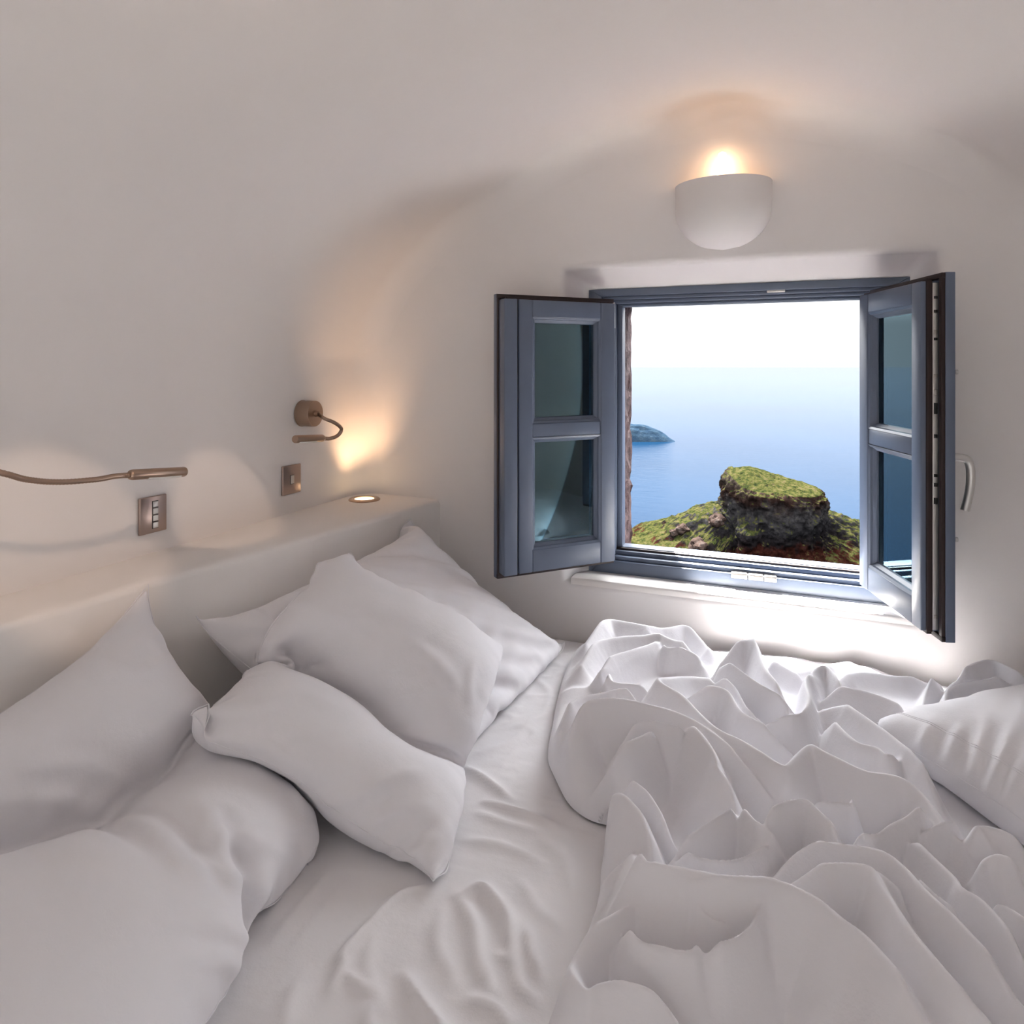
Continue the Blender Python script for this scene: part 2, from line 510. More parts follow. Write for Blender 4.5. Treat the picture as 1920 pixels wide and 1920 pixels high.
# ---- the two casements, opened into the room
SZ0, SZ1 = 1.30 - 0.592, 1.30 + 0.201         # flange bottom and top
def casement(name, hinge, ang, side, width, label, astragal):
    """local x runs from the hinge to the free edge, local y = room face (0) to outdoor face, z up; side = +1 hinge left"""
    g = empty(name, (hinge[0], hinge[1], SZ0), (0, 0, 0))
    tag(g, label, 'casement')
    H = SZ1 - SZ0
    M = Matrix.Rotation(ang, 4, 'Z') @ Matrix.Diagonal((side, 1, 1, 1))
    def put(o):
        o.data.transform(M)
        if side < 0: o.data.flip_normals()
        o.parent = g
        return o
    def b(nm, x0, x1, y0, y1, z0, z1, mat, bev=0.0015): return put(box(nm, x0, x1, y0, y1, z0, z1, mat, None, bev))
    W = width
    T1, T2 = 0.020, 0.062
    m = 0.017                                     # margin of the flange round the leaf
    st = 0.060                                    # stile width
    # room-side flange ring (four members) and outdoor leaf (four members)
    b('flange_stile', 0, 0.05, 0, T1, 0, H, M_BLUE); b('flange_stile', W - 0.05, W, 0, T1, 0, H, M_BLUE)
    b('flange_rail', 0.05, W - 0.05, 0, T1, 0, 0.06, M_BLUE); b('flange_rail', 0.05, W - 0.05, 0, T1, H - 0.06, H, M_BLUE)
    # brown gaskets on the step
    b('gasket', 0, W, T1, T1 + 0.008, H - 0.012, H - 0.001, M_GASKET, 0.001)
    b('gasket', 0, W, T1, T1 + 0.008, 0.001, 0.012, M_GASKET, 0.001)
    b('gasket', W - 0.012, W - 0.001, T1, T1 + 0.008, 0.012, H - 0.012, M_GASKET, 0.001)
    b('gasket', m, W - m, 0.040, T2 - 0.012, H - m - 0.001, H - m + 0.006, M_GASKET, 0.001)
    b('gasket', m, W - m, 0.040, T2 - 0.012, m - 0.006, m + 0.001, M_GASKET, 0.001)
    b('gasket', W - m - 0.003, W - m + 0.004, 0.040, T2 - 0.010, m, H - m, M_GASKET, 0.001)
    x0, x1, z0, z1 = m, W - m, m, H - m
    if astragal:
        b('astragal', x1 - 0.028, x1 + 0.012, T1, T2 + 0.004, z0, z1, M_BLUE, 0.003)
        xs = x1 - 0.034
        b('groove', xs, x1 - 0.028, T1, T2 - 0.008, z0, z1, M_GASKET, 0.0005)
    else:
        xs = x1
    b('stile', x0, x0 + st - 0.012, T1, T2, z0, z1, M_BLUE, 0.003)
    b('stile', xs - st + 0.018, xs, T1, T2, z0, z1, M_BLUE, 0.003)
    gx0, gx1 = x0 + st - 0.012, xs - st + 0.018
    b('rail', gx0, gx1, T1, T2 - 0.001, z0, z0 + 0.062, M_BLUE, 0.003)
    b('rail', gx0, gx1, T1, T2 - 0.001, z1 - 0.048, z1, M_BLUE, 0.003)
    zm = z0 + (z1 - z0) * 0.520
    b('glazing_bar', gx0, gx1, T1, T2 - 0.003, zm - 0.020, zm + 0.020, M_BLUE, 0.003)
    for (p0, p1) in ((z0 + 0.062, zm - 0.020), (zm + 0.020, z1 - 0.048)):
        # moulded bead, as a sloping ring
        bw, yb = 0.016, 0.040
        o4 = [(gx0, p0), (gx1, p0), (gx1, p1), (gx0, p1)]
        i4 = [(gx0 + bw, p0 + bw), (gx1 - bw, p0 + bw), (gx1 - bw, p1 - bw), (gx0 + bw, p1 - bw)]
        steps = [(0.0, T2 - 0.002), (0.35, T2 - 0.005), (0.45, T2 - 0.010), (0.9, T2 - 0.017), (1.0, yb)]
        for s in range(4):
            vs2, fs2 = [], []
            for f, y in steps:
                for q in (s, (s + 1) % 4):
                    vs2.append((o4[q][0] + (i4[q][0] - o4[q][0]) * f, y, o4[q][1] + (i4[q][1] - o4[q][1]) * f))
            for q in (s, (s + 1) % 4): vs2.append((o4[q][0], yb, o4[q][1]))
            n = len(steps)
            for k in range(n - 1): fs2.append((2 * k, 2 * k + 1, 2 * k + 3, 2 * k + 2))
            fs2.append((2 * n, 2 * n + 1, 1, 0)); fs2.append((2 * n - 2, 2 * n - 1, 2 * n + 1, 2 * n))
            fs2.append(tuple(range(0, 2 * n + 1, 2))); fs2.append(tuple(range(1, 2 * n + 2, 2)))
            bm = bmesh.new(); bv = [bm.verts.new(v) for v in vs2]
            for f in fs2: bm.faces.new([bv[i] for i in f])
            put(bm_obj('glazing_bead', bm, M_BLUE))
        pane = b('pane', gx0 + 0.004, gx1 - 0.004, 0.036, 0.041, p0 + 0.004, p1 - 0.004, M_GLASS, 0)
        b('inner_board', gx0 - 0.002, gx1 + 0.002, 0.006, 0.016, p0 - 0.002, p1 + 0.002, M_BOARD, 0)
    # hinges
    for hz in (0.035, H - 0.075):
        b('hinge_leaf', -0.004, 0.030, T1 + 0.001, T1 + 0.006, hz, hz + 0.05, M_ALU, 0.001)
        put(tube('hinge_pin', [(-0.006, 0.012, hz - 0.012), (-0.006, 0.012, hz + 0.066)], 0.0075, M_BLUE if hz < 0.1 else M_ALU))
    return g, put, b, W, H, T1, T2, m
casement('window_casement', (-0.4535, 1.998), -math.radians(135.0), 1, 0.379,
         'open casement on the left of the window with two dark teal panes', True)
g, put, b, W, H, T1, T2, m = casement('window_casement', (0.2775, 2.0), math.radians(106.0), -1, 0.345,
         'open casement on the right of the window with a white lever handle', False)
# lock rail in the free edge of the active casement, with its slots, and the handle on the room face
lr = b('lock_strip', W - m - 0.004, W - m + 0.003, 0.0275, 0.0395, m + 0.004, H - m - 0.004, M_ALU, 0.0008)
for zz, mt, s in ((0.05, M_STEEL, .004), (0.30, M_BLACK, .007), (0.335, M_BLACK, .004), (0.355, M_BLACK, .003), (0.44, M_BLACK, .004), (0.50, M_BLACK, .012),
                  (0.535, M_STEEL, .006), (0.57, M_STEEL, .004), (0.65, M_BLACK, .003), (0.665, M_STEEL, .005), (0.71, M_BLACK, .003), (0.74, M_BLACK, .003)):
    b('lock_cam', W - m + 0.002, W - m + 0.005, 0.030, 0.037, zz - s, zz + s, mt, 0.0006)
b('handle_plate', W - 0.052, W - 0.024, -0.008, 0.0, H * 0.47 - 0.035, H * 0.47 + 0.045, M_ALU, 0.004)
hz = H * 0.47 + 0.018
hp = spline([(W - 0.038, -0.004, hz), (W - 0.038, -0.030, hz + 0.001), (W - 0.038, -0.046, hz - 0.006), (W - 0.038, -0.052, hz - 0.030), (W - 0.038, -0.050, hz - 0.070), (W - 0.038, -0.040, hz - 0.115)], 26)
put(tube('handle', hp, 0.009, M_ALU, None, 14, True, [0.0085] * 8 + [0.0088] * 18))
for zz in (H * 0.73, H * 0.27):
    put(tube('keep_pin', [(W - 0.03, 0.0, zz), (W - 0.03, -0.014, zz), (W - 0.03, -0.0145, zz), (W - 0.03, -0.020, zz)], 0.004, M_ALU, None, 10, True, [0.0028, 0.0028, 0.0052, 0.0052]))

# ---- ledge behind the bed head
LZ = 0.867
def ledge_x(y): return -0.992 - 0.1714 * (YW - y) if y > 0.2 else -0.992 - 0.1714 * (YW - 0.2) + 0.1 * (y - 0.2) * 0
vs, n = [], 0
ys = np.linspace(-0.6, YW + 0.01, 60)
cross = [(0.0, 0.0), (0.0, LZ - 0.014), (0.004, LZ - 0.005), (0.012, LZ), (0.03, LZ + 0.001)]
for y in ys:
    fx = ledge_x(y); wob = 0.0022 * noise.noise(Vector((y * 5, 1.3, 0))) + 0.001 * noise.noise(Vector((y * 23, 4.3, 0)))
    for ox, z in cross: vs.append((fx - ox + wob, y, z))
    vs.append((left_x(y) - 0.004, y, LZ + 0.004)); vs.append((left_x(y) - 0.004, y, 0.0))
fs = grid_faces(len(ys), 7, False, True)
bm = bmesh.new(); bv = [bm.verts.new(v) for v in vs]
for f in fs: bm.faces.new([bv[i] for i in f])
bm.faces.new([bv[i] for i in range(7)]); bm.faces.new([bv[-1 - i] for i in range(7)])
o = auto_smooth(bm_obj('headboard_ledge', bm, M_LEDGE), 40)
tag(o, 'plastered masonry ledge along the left wall behind the pillows', 'ledge', kind='structure')

# ================================================================== lamps and switches
# ---- half-bowl wall light over the window
def bowl_light():
    c = Vector((-0.118, YW, 1.62))
    w, dep, h = 0.128, 0.115, 0.178
    g = empty('wall_light', c)
    tag(g, 'white plaster half-bowl wall light glowing above the window', 'wall light')
    def surf(off, nv=26, na=41):
        rows = []
        for j in range(nv):
            s = j / (nv - 1)                       # 0 top, 1 bottom
            s2 = max(0.0, (s - 0.32) / 0.68)
            k = math.sqrt(max(0.0, 1 - s2 ** 2.2))
            rows.append([(-(w - off) * k * math.cos(PI * i / (na - 1)), -(dep - off) * k * (math.sin(PI * i / (na - 1)) ** 0.9), (h) * (1 - s) + off * s) for i in range(na)])
        return rows
    so, si = surf(0.0), surf(0.008)
    nv, na = len(so), len(so[0])
    vs = [p for r in so for p in r] + [p for r in si for p in r]
    fs = grid_faces(nv, na) + [tuple(reversed(f)) for f in grid_faces(nv, na, off=nv * na)]
    for i in range(na - 1): fs.append((i, i + 1, nv * na + i + 1, nv * na + i))
    bm = bmesh.new(); bv = [bm.verts.new(v) for v in vs]
    for f in fs: bm.faces.new([bv[i] for i in f])
    bmesh.ops.remove_doubles(bm, verts=bm.verts, dist=1e-5)
    auto_smooth(bm_obj('bowl_shade', bm, M_WALL, g), 60)
    lathe('bulb', [(0.0, 0.0), (0.010, 0.001), (0.014, 0.02), (0.015, 0.085), (0.010, 0.104), (0, 0.110)], emit('warm_bulb', WARM, 2.8), g, 16, (0.0, -0.026, 0.155))
    lathe('lamp_holder', [(0.0, 0.0), (0.014, 0.0), (0.014, 0.045), (0.0, 0.045)], M_WHITEPL, g, 16, (0, -0.026, 0.110))
bowl_light()

# ---- recessed uplight in the ledge
def ledge_uplight():
    c = Vector((-1.213, 1.83, LZ + 0.0038))
    g = empty('recessed_uplight', c)
    tag(g, 'round bronze uplight set in the ledge by the corner', 'uplight')
    lathe('trim_ring', [(0.031, -0.012), (0.031, 0.003), (0.034, 0.0045), (0.047, 0.0035), (0.050, 0.0005), (0.050, -0.002)], M_BRONZE, g, 44)
    lathe('lens', [(0.0, 0.0005), (0.031, 0.0005), (0.031, -0.01)], emit('warm_lens', (1.0, 0.74, 0.45), 1.6), g, 44)
    ld = bpy.data.lights.new('uplight_beam', 'SPOT'); ld.energy = 1.3; ld.color = (1.0, 0.60, 0.32)
    ld.spot_size = math.radians(78); ld.spot_blend = 1.0; ld.shadow_soft_size = 0.03
    lo = bpy.data.objects.new('uplight_beam', ld); C.objects.link(lo); lo.parent = g; lo.location = (0, 0, 0.012)
    lo.rotation_euler = Vector((-0.16, 0.10, 1.0)).to_track_quat('-Z', 'Y').to_euler()
ledge_uplight()

# ---- two small ceiling spots on the vault that throw soft warm pools on the ledge and the wall
def ceiling_spot(loc, target, energy, size, label):
    L0, T = Vector(loc), Vector(target)
    d = (T - L0).normalized()
    g = empty('ceiling_spotlight', loc)
    tag(g, label, 'spotlight', 'spotlights on the vault')
    tube('spot_body', [-d * 0.05, -d * 0.045, d * 0.028, d * 0.030], 0.024, M_BRONZE, g, 24, True, [0.015, 0.023, 0.024, 0.024])
    tube('bracket', [-d * 0.03, Vector((0.02, 0, 0.14))], 0.006, M_BRONZE, g, 10)
    tube('spot_lens', [d * 0.0302, d * 0.032], 0.020, emit('spot_lens_glow', (1.0, 0.74, 0.5), 4.0), g, 24)
    ld = bpy.data.lights.new('spot_beam', 'SPOT'); ld.energy = energy; ld.color = (1.0, 0.70, 0.50)
    ld.spot_size = math.radians(size); ld.spot_blend = 0.35; ld.shadow_soft_size = 0.015
    lo = bpy.data.objects.new('spot_beam', ld); C.objects.link(lo); lo.parent = g
    lo.location = d * 0.04; lo.rotation_euler = (-d).to_track_quat('Z', 'Y').to_euler()
for (px, py), loc, en, size, lab in (((112, 1080), (-0.55, 0.45, 1.82), 2.6, 20.0, 'small bronze spotlight under the vault over the lower left pillow'),
                                      ((425, 975), (-0.50, 0.70, 1.86), 2.9, 13.0, 'small bronze spotlight under the vault over the folded pillow')):
    ceiling_spot(loc, on_wall(px, py), en, size, lab)

# ---- two goose-neck reading lamps
def ribbed(pts, r):
    return [r * (1.0 + 0.07 * math.cos(k * PI)) for k in range(len(pts))]
def reading_lamp(base, neck_ctrl, noz_a, noz_b, label):
    g = empty('reading_lamp', base)
    tag(g, label, 'reading lamp', 'goose-neck reading lamps over the bed head')
    B = Vector(base)
    lathe('wall_mount', [(0.0, 0.0), (0.0395, 0.0), (0.0395, 0.002), (0.0385, 0.003), (0.0385, 0.044), (0.0375, 0.046), (0.004, 0.047), (0.0, 0.047)], M_BRONZE, g, 48, (0, 0, 0), (1, 0.045, 0))
    lathe('neck_socket', [(0.0, 0.046), (0.010, 0.046), (0.0085, 0.058), (0.0, 0.058)], M_BRONZE, g, 20, (0, 0, 0), (1, 0.045, 0))
    P = spline([Vector(p) - B for p in neck_ctrl], 150)
    tube('goose_neck', P, 0.0052, M_BRONZE, g, 12, True, ribbed(P, 0.0052))
    a, b2 = Vector(noz_a) - B, Vector(noz_b) - B
    d = (b2 - a)
    pts = [a, a + d * 0.02, a + d * 0.06, a + d * 0.98, b2]
    tube('lamp_head', pts, 0.0105, M_BRONZE, g, 20, True, [0.0070, 0.0095, 0.0108, 0.0108, 0.0100])
    q = d.normalized()
    n = Vector((0.45, 0, -0.9)); n = (n - q * n.dot(q)).normalized()
    s = q.cross(n)
    c0 = a + d * 0.30 + n * 0.0098; c1 = a + d * 0.9 + n * 0.0098
    bm = bmesh.new()
    vv = [bm.verts.new(v) for v in (c0 - s * 0.004, c0 + s * 0.004, c1 + s * 0.004, c1 - s * 0.004)]
    v2 = [bm.verts.new(v.co + n * 0.0016) for v in vv]
    bm.faces.new(vv); bm.faces.new(v2)
    for k in range(4): bm.faces.new((vv[k], vv[(k + 1) % 4], v2[(k + 1) % 4], v2[k]))
    bm_obj('light_slot', bm, M_WHITEPL, g)
XN = -1.185
base1 = on_wall(567, 775)
f1 = base1 + Vector((0.056, 0.0025, 0))
neck = [f1] + [on_plane(px, py, 0, x) for px, py, x in ((607, 784, -1.205), (628, 793, XN), (640, 804, XN), (634, 816, XN), (620, 822, XN), (606, 822, XN))]
reading_lamp(base1, neck, on_plane(606, 821.5, 0, XN), on_plane(553, 823.5, 0, XN), 'short curled bronze reading lamp on the wall by the corner')
base2 = Vector((left_x(0.60), 0.60, 1.165))
f2 = base2 + Vector((0.056, 0.0025, 0))
neck = [f2, f2 + Vector((0.03, 0.03, 0.002))] + [on_plane(px, py, 0, x) for px, py, x in ((0, 886, -1.205), (50, 899, -1.20), (110, 904, -1.195), (180, 899, -1.19), (215, 893, -1.19), (243, 891, -1.19))]
reading_lamp(base2, neck, on_plane(242, 890.5, 0, -1.19), on_plane(346, 884.5, 0, -1.19), 'bronze reading lamp stretched along the wall at the left edge')

# ---- switch plates
def switch_plate(corners, label, rockers):
    P = [on_wall(px, py) for px, py in corners]           # tl, tr, br, bl
    y0 = (P[0].y + P[3].y) / 2; y1 = (P[1].y + P[2].y) / 2
    z1 = (P[0].z + P[1].z) / 2; z0 = (P[2].z + P[3].z) / 2
    yc, zc = (y0 + y1) / 2, (z0 + z1) / 2
    g = empty('switch_plate', (left_x(yc), yc, zc), (0, 0, math.atan(-LEAN)))
    tag(g, label, 'light switch', 'bronze switch plates on the left wall')
    hy, hz_ = (y1 - y0) / 2, (z1 - z0) / 2
    box('plate', 0.0, 0.007, -hy, hy, -hz_, hz_, M_PLATE, g, 0.002)
    box('back_box', -0.004, 0.001, -hy + 0.003, hy - 0.003, -hz_ + 0.003, hz_ - 0.003, M_BLACK, g, 0.0005)
    for (ry, rz, rh) in rockers:
        box('bezel', 0.0065, 0.0076, ry - 0.0078, ry + 0.0078, rz - rh - 0.0012, rz + rh + 0.0012, M_BLACK, g, 0.0003)
        box('rocker', 0.007, 0.0095, ry - 0.0066, ry + 0.0066, rz - rh, rz + rh, M_ALU, g, 0.001)
M_PLATE = simple('satin_bronze_plate', (0.42, 0.33, 0.29), 0.30, 1.0, bump_s=150, bump_d=0.0001)
switch_plate([(260, 936), (310, 924), (308, 993), (256, 1005)], 'bronze switch plate with a column of four rockers', [(0.004, z, 0.0065) for z in (-0.0245, -0.0085, 0.0075, 0.0235)])
switch_plate([(529, 874), (562, 869), (560, 922), (525, 930)], 'bronze switch plate with a single rocker near the corner', [(0.0, 0.0, 0.012)])

# ================================================================== outdoors
def fbm(P, freq, octv=4, seed=0.0, gain=0.5):
    """numpy value noise, P (n,3) -> (n,)"""
    out = np.zeros(len(P)); amp = 1.0; f = freq; tot = 0
    for o in range(octv):
        Q = P * f + seed + 17.3 * o
        I = np.floor(Q).astype(np.int64); Fr = Q - I; Fr = Fr * Fr * (3 - 2 * Fr)
        def h(dx, dy, dz):
            n = (I[:, 0] + dx) * 73856093 ^ (I[:, 1] + dy) * 19349663 ^ (I[:, 2] + dz) * 83492791
            n = (n ^ (n >> 13)) * 1274126177
            n = n ^ (n >> 16)
            return (n & 0xffff) / 32767.5 - 1.0
        x, y, z = Fr[:, 0], Fr[:, 1], Fr[:, 2]
        a = (h(0, 0, 0) * (1 - x) + h(1, 0, 0) * x) * (1 - y) + (h(0, 1, 0) * (1 - x) + h(1, 1, 0) * x) * y
        b = (h(0, 0, 1) * (1 - x) + h(1, 0, 1) * x) * (1 - y) + (h(0, 1, 1) * (1 - x) + h(1, 1, 1) * x) * y
        out += amp * (a * (1 - z) + b * z); tot += amp
        amp *= gain; f *= 2.03
    return out / tot

def smoothstep(a, b, x):
    t = np.clip((x - a) / (b - a), 0, 1); return t * t * (3 - 2 * t)
SEA_Z = -210.0
def sea_mat():
    m, N, L, P = mat_new('sea_water')
    set_in(P, Roughness=0.12)
    P.inputs['IOR'].default_value = 1.12
    P.inputs['Specular IOR Level'].default_value = 0.08
    tc = N.new('ShaderNodeTexCoord')
    t0 = noise_node(N, L, 0.0016, 4, 0.5, vec=tc.outputs['Object'])
    r = ramp(N, L, t0.outputs['Fac'], [(0.3, (0.0009, 0.0044, 0.0108)), (0.7, (0.0012, 0.0058, 0.0138))])
    L.new(r.outputs[0], P.inputs['Base Color'])
    mp = N.new('ShaderNodeMapping'); mp.inputs['Scale'].default_value = (0.03, 0.06, 0.03); mp.inputs['Rotation'].default_value = (0, 0, -0.37)
    L.new(tc.outputs['Object'], mp.inputs['Vector'])
    t = noise_node(N, L, 1.0, 8, 0.65, vec=mp.outputs['Vector'])
    bump(N, L, P, t.outputs['Fac'], 0.22, 8.0)
    return m
S = 90000.0
tag(pyd('sea', [(-S, -200, SEA_Z), (S, -200, SEA_Z), (S, S, SEA_Z), (-S, S, SEA_Z)], [(0, 1, 2, 3)], sea_mat()),
    'calm blue sea reaching to the hazy horizon', 'sea', kind='stuff')

def rock_mat():
    m, N, L, P = mat_new('volcanic_rock_and_grass')
    set_in(P, Roughness=0.95)
    P.inputs['Specular IOR Level'].default_value = 0.0
    geo = N.new('ShaderNodeNewGeometry'); tc = N.new('ShaderNodeTexCoord')
    sep = N.new('ShaderNodeSeparateXYZ'); L.new(tc.outputs['Object'], sep.inputs[0])
    t1 = noise_node(N, L, 0.085, 6, 0.65, vec=tc.outputs['Object'])
    t2 = noise_node(N, L, 0.55, 6, 0.7, vec=tc.outputs['Object'])
    # strata: height plus noise drives the colour bands of the cliff
    ma = N.new('ShaderNodeMath'); ma.operation = 'MULTIPLY_ADD'
    L.new(t1.outputs['Fac'], ma.inputs[0]); ma.inputs[1].default_value = 26.0
    L.new(sep.outputs['Z'], ma.inputs[2])
    mr = N.new('ShaderNodeMapRange'); L.new(ma.outputs[0], mr.inputs[0])
    mr.inputs[1].default_value = -32.0; mr.inputs[2].default_value = 16.0
    strata = ramp(N, L, mr.outputs[0], [(0.0, (0.0074, 0.0057, 0.0045)), (0.16, (0.0098, 0.0043, 0.0030)), (0.30, (0.0084, 0.0028, 0.0022)), (0.37, (0.0030, 0.0025, 0.0028)),
                                        (0.52, (0.0043, 0.0043, 0.0050)), (0.66, (0.0098, 0.0098, 0.0106)), (0.80, (0.0058, 0.0034, 0.0030)), (1.0, (0.0098, 0.0084, 0.0074))])
    mix = N.new('ShaderNodeMix'); mix.data_type = 'RGBA'; mix.blend_type = 'MULTIPLY'; mix.inputs[0].default_value = 0.85
    spk = ramp(N, L, t2.outputs['Fac'], [(0.30, (0.25, 0.22, 0.22)), (0.5, (0.9, 0.85, 0.8)), (0.75, (1.5, 1.4, 1.35))])
    L.new(strata.outputs[0], mix.inputs[6]); L.new(spk.outputs[0], mix.inputs[7])
    t3 = noise_node(N, L, 0.34, 8, 0.78, vec=tc.outputs['Object'])
    grass = ramp(N, L, t3.outputs['Fac'], [(0.36, (0.0017, 0.0023, 0.0012)), (0.44, (0.0048, 0.0064, 0.0023)), (0.52, (0.0109, 0.0113, 0.0035)), (0.60, (0.0183, 0.0160, 0.0074)), (0.70, (0.0133, 0.0090, 0.0062))])
    sn = N.new('ShaderNodeSeparateXYZ'); L.new(geo.outputs['True Normal'], sn.inputs[0])
    ad = N.new('ShaderNodeMath'); ad.operation = 'MULTIPLY_ADD'
    L.new(t1.outputs['Fac'], ad.inputs[0]); ad.inputs[1].default_value = 0.55; L.new(sn.outputs['Z'], ad.inputs[2])
    gm = N.new('ShaderNodeMapRange'); L.new(ad.outputs[0], gm.inputs[0]); gm.inputs[1].default_value = 0.86; gm.inputs[2].default_value = 1.02
    mx = N.new('ShaderNodeMix'); mx.data_type = 'RGBA'
    L.new(gm.outputs[0], mx.inputs[0]); L.new(mix.outputs[2], mx.inputs[6]); L.new(grass.outputs[0], mx.inputs[7])
    L.new(mx.outputs[2], P.inputs['Base Color'])
    bump(N, L, P, t2.outputs['Fac'], 0.9, 1.2)
    return m
M_ROCK = rock_mat()

RD = 340.0
rc = at_depth(1452, 905, RD)                      # middle of the mesa's top
def headland():
    r3, f3 = np.array(RGT), np.array(FWD)
    nth = 420
    th = np.linspace(0, 2 * PI, nth, endpoint=False)
    # outline of the flat top, in metres to the right / away from us
    ox = np.where(np.cos(th) > 0, 24.0, 24.5) * np.sign(np.cos(th)) * np.abs(np.cos(th)) ** 0.72
    oy = 21.0 * np.sign(np.sin(th)) * np.abs(np.sin(th)) ** 0.78
    lev = []
    for q in np.linspace(0.02, 1, 34):            # the top: tilts down to the near side, hump on the back left
        x, y = ox * q, oy * q
        z = 0.6 + 4.8 * np.exp(-(((x + 10) / 14) ** 2 + ((y - 10) / 14) ** 2)) - 0.085 * x - 2.6 * q ** 6
        z += np.where(y < 0, 0.16 * y, 0.05 * y)
        lev.append((x, y, z))
    zt = lev[-1][2]
    front = np.maximum(0, -np.sin(th))
    zb = -13.0 - 25.0 * front ** 1.2              # foot of the cliff: high at the sides, low on the near face
    butt = np.exp(-((th - PI * 1.27) / 0.26) ** 2)  # the buttress at the near left
    for q in np.linspace(0.03, 1, 62):            # cliff
        g = 1.0 + 0.02 * np.sin(q * 7) + 0.07 * q ** 2 + 0.30 * butt * smoothstep(0.34, 0.50, q)
        lev.append((ox * g, oy * g, zt + (zb - 12 * butt - zt) * q))
    gx, gy = lev[-1][0], lev[-1][1]
    zb = lev[-1][2]
    for q in np.linspace(0.012, 1, 90):           # grassy skirt running down to the sea
        rr = q ** 1.6 * 300.0
        lev.append((gx + np.cos(th) * rr, gy + np.sin(th) * rr, zb - rr * (0.46 + 0.16 * front)))
    X = np.stack([a for a, b, c in lev]); Y = np.stack([b for a, b, c in lev]); Z = np.stack([c for a, b, c in lev])
    P = np.stack([X, Y, Z], -1)
    du = np.roll(P, -1, 1) - np.roll(P, 1, 1)
    dv = np.gradient(P, axis=0)
    nrm = np.cross(du, dv); nrm /= np.linalg.norm(nrm, axis=-1, keepdims=True) + 1e-9
    nrm *= np.sign((nrm[..., :1] * X[..., None] + nrm[..., 1:2] * Y[..., None] + nrm[..., 2:] * 30)) + 1e-9
    flat = P.reshape(-1, 3)
    sq = flat * np.array([1, 1, 0.55])
    n1 = fbm(sq, 0.055, 3, 3.1); n2 = fbm(sq, 0.16, 4, 9.0); n3 = fbm(flat, 0.5, 3, 1.0)
    li = np.repeat(np.arange(len(lev)), nth)
    amp = np.where(li < 30, 0.35, np.where(li < 98, 1.0, 0.75))
    disp = amp * (n1 * 4.2 + (0.5 - np.abs(n2)) * 5.2 - 0.9 + n3 * 1.3)
    disp = np.where(li < 30, n2 * 1.0 + n3 * 0.5, disp)
    flat = flat + nrm.reshape(-1, 3) * disp[:, None]
    Wp = r3[None] * flat[:, :1] + f3[None] * flat[:, 1:2] + np.array([0, 0, 1.0])[None] * flat[:, 2:]
    o = pyd('rocky_headland', Wp, grid_faces(len(lev), nth, False, True), M_ROCK, None, True)
    o.location = rc
    tag(o, 'flat-topped volcanic rock with grassy slopes rising from the sea', 'rock')
    # boulders lying on the slopes
    rnd = random.Random(5)
    icos = []
    for k in range(4):
        bm = bmesh.new(); bmesh.ops.create_icosphere(bm, subdivisions=3, radius=1.0)
        for v in bm.verts:
            v.co *= 1 + 0.45 * noise.noise(v.co * 1.3 + Vector((k * 7.7, 0, 0))) + 0.18 * noise.noise(v.co * 4 + Vector((k * 3, 0, 0)))
            v.co.z *= 0.75
        me = bpy.data.meshes.new('boulder'); bm.to_mesh(me); bm.free(); me.materials.append(M_BOULDER)
        icos.append(me)
    Wg = Wp.reshape(len(lev), nth, 3)
    spots = [((1310, 1022), 5.2, 'upright brown boulder on the grassy slope left of the cliff'),
             ((1282, 992), 3.6, 'brown boulder on the skyline of the left slope'),
             ((1262, 1000), 2.6, 'small brown boulder lowest on the left skyline'),
             ((1500, 1045), 4.2, 'pale grey boulder in the shadowed slope below the cliff'),
             ((1530, 1060), 3.0, 'smaller pale boulder low in the shadowed slope'),
             ((1345, 975), 4.5, 'pale outcrop at the left foot of the cliff')]
    allp = Wg[96:].reshape(-1, 3) + np.array(rc)
    rel = allp - np.array(EYE)
    dep = rel @ np.array(FWD)
    pxs = CX + F_PX * (rel @ np.array(RGT)) / dep; pys = HY - F_PX * rel[:, 2] / dep
    for k, ((px, py), s, lab) in enumerate(spots):
        sc = (pxs - px) ** 2 + (pys - py) ** 2 + np.maximum(0, dep - RD) * 3
        p = allp[int(np.argmin(sc))]
        ob = bpy.data.objects.new('boulder', icos[k % 4]); C.objects.link(ob)
        ob.parent = o; ob.location = Vector(p) - o.location; ob.scale = (s * 0.8, s, s); ob.rotation_euler = (0, 0, rnd.uniform(0, 6))
        ob['label'] = lab
    return Wg
def boulder_mat():
    m, N, L, P = mat_new('boulder_rock')
    t = noise_node(N, L, 1.4, 6, 0.7)
    r = ramp(N, L, t.outputs['Fac'], [(0.3, (0.0046, 0.0034, 0.0034)), (0.55, (0.0152, 0.0106, 0.0090)), (0.75, (0.0260, 0.0228, 0.0214))])
    L.new(r.outputs[0], P.inputs['Base Color']); P.inputs['Specular IOR Level'].default_value = 0.0; set_in(P, Roughness=0.95)
    bump(N, L, P, t.outputs['Fac'], 0.8, 0.3)
    return m
M_BOULDER = boulder_mat()
headland()

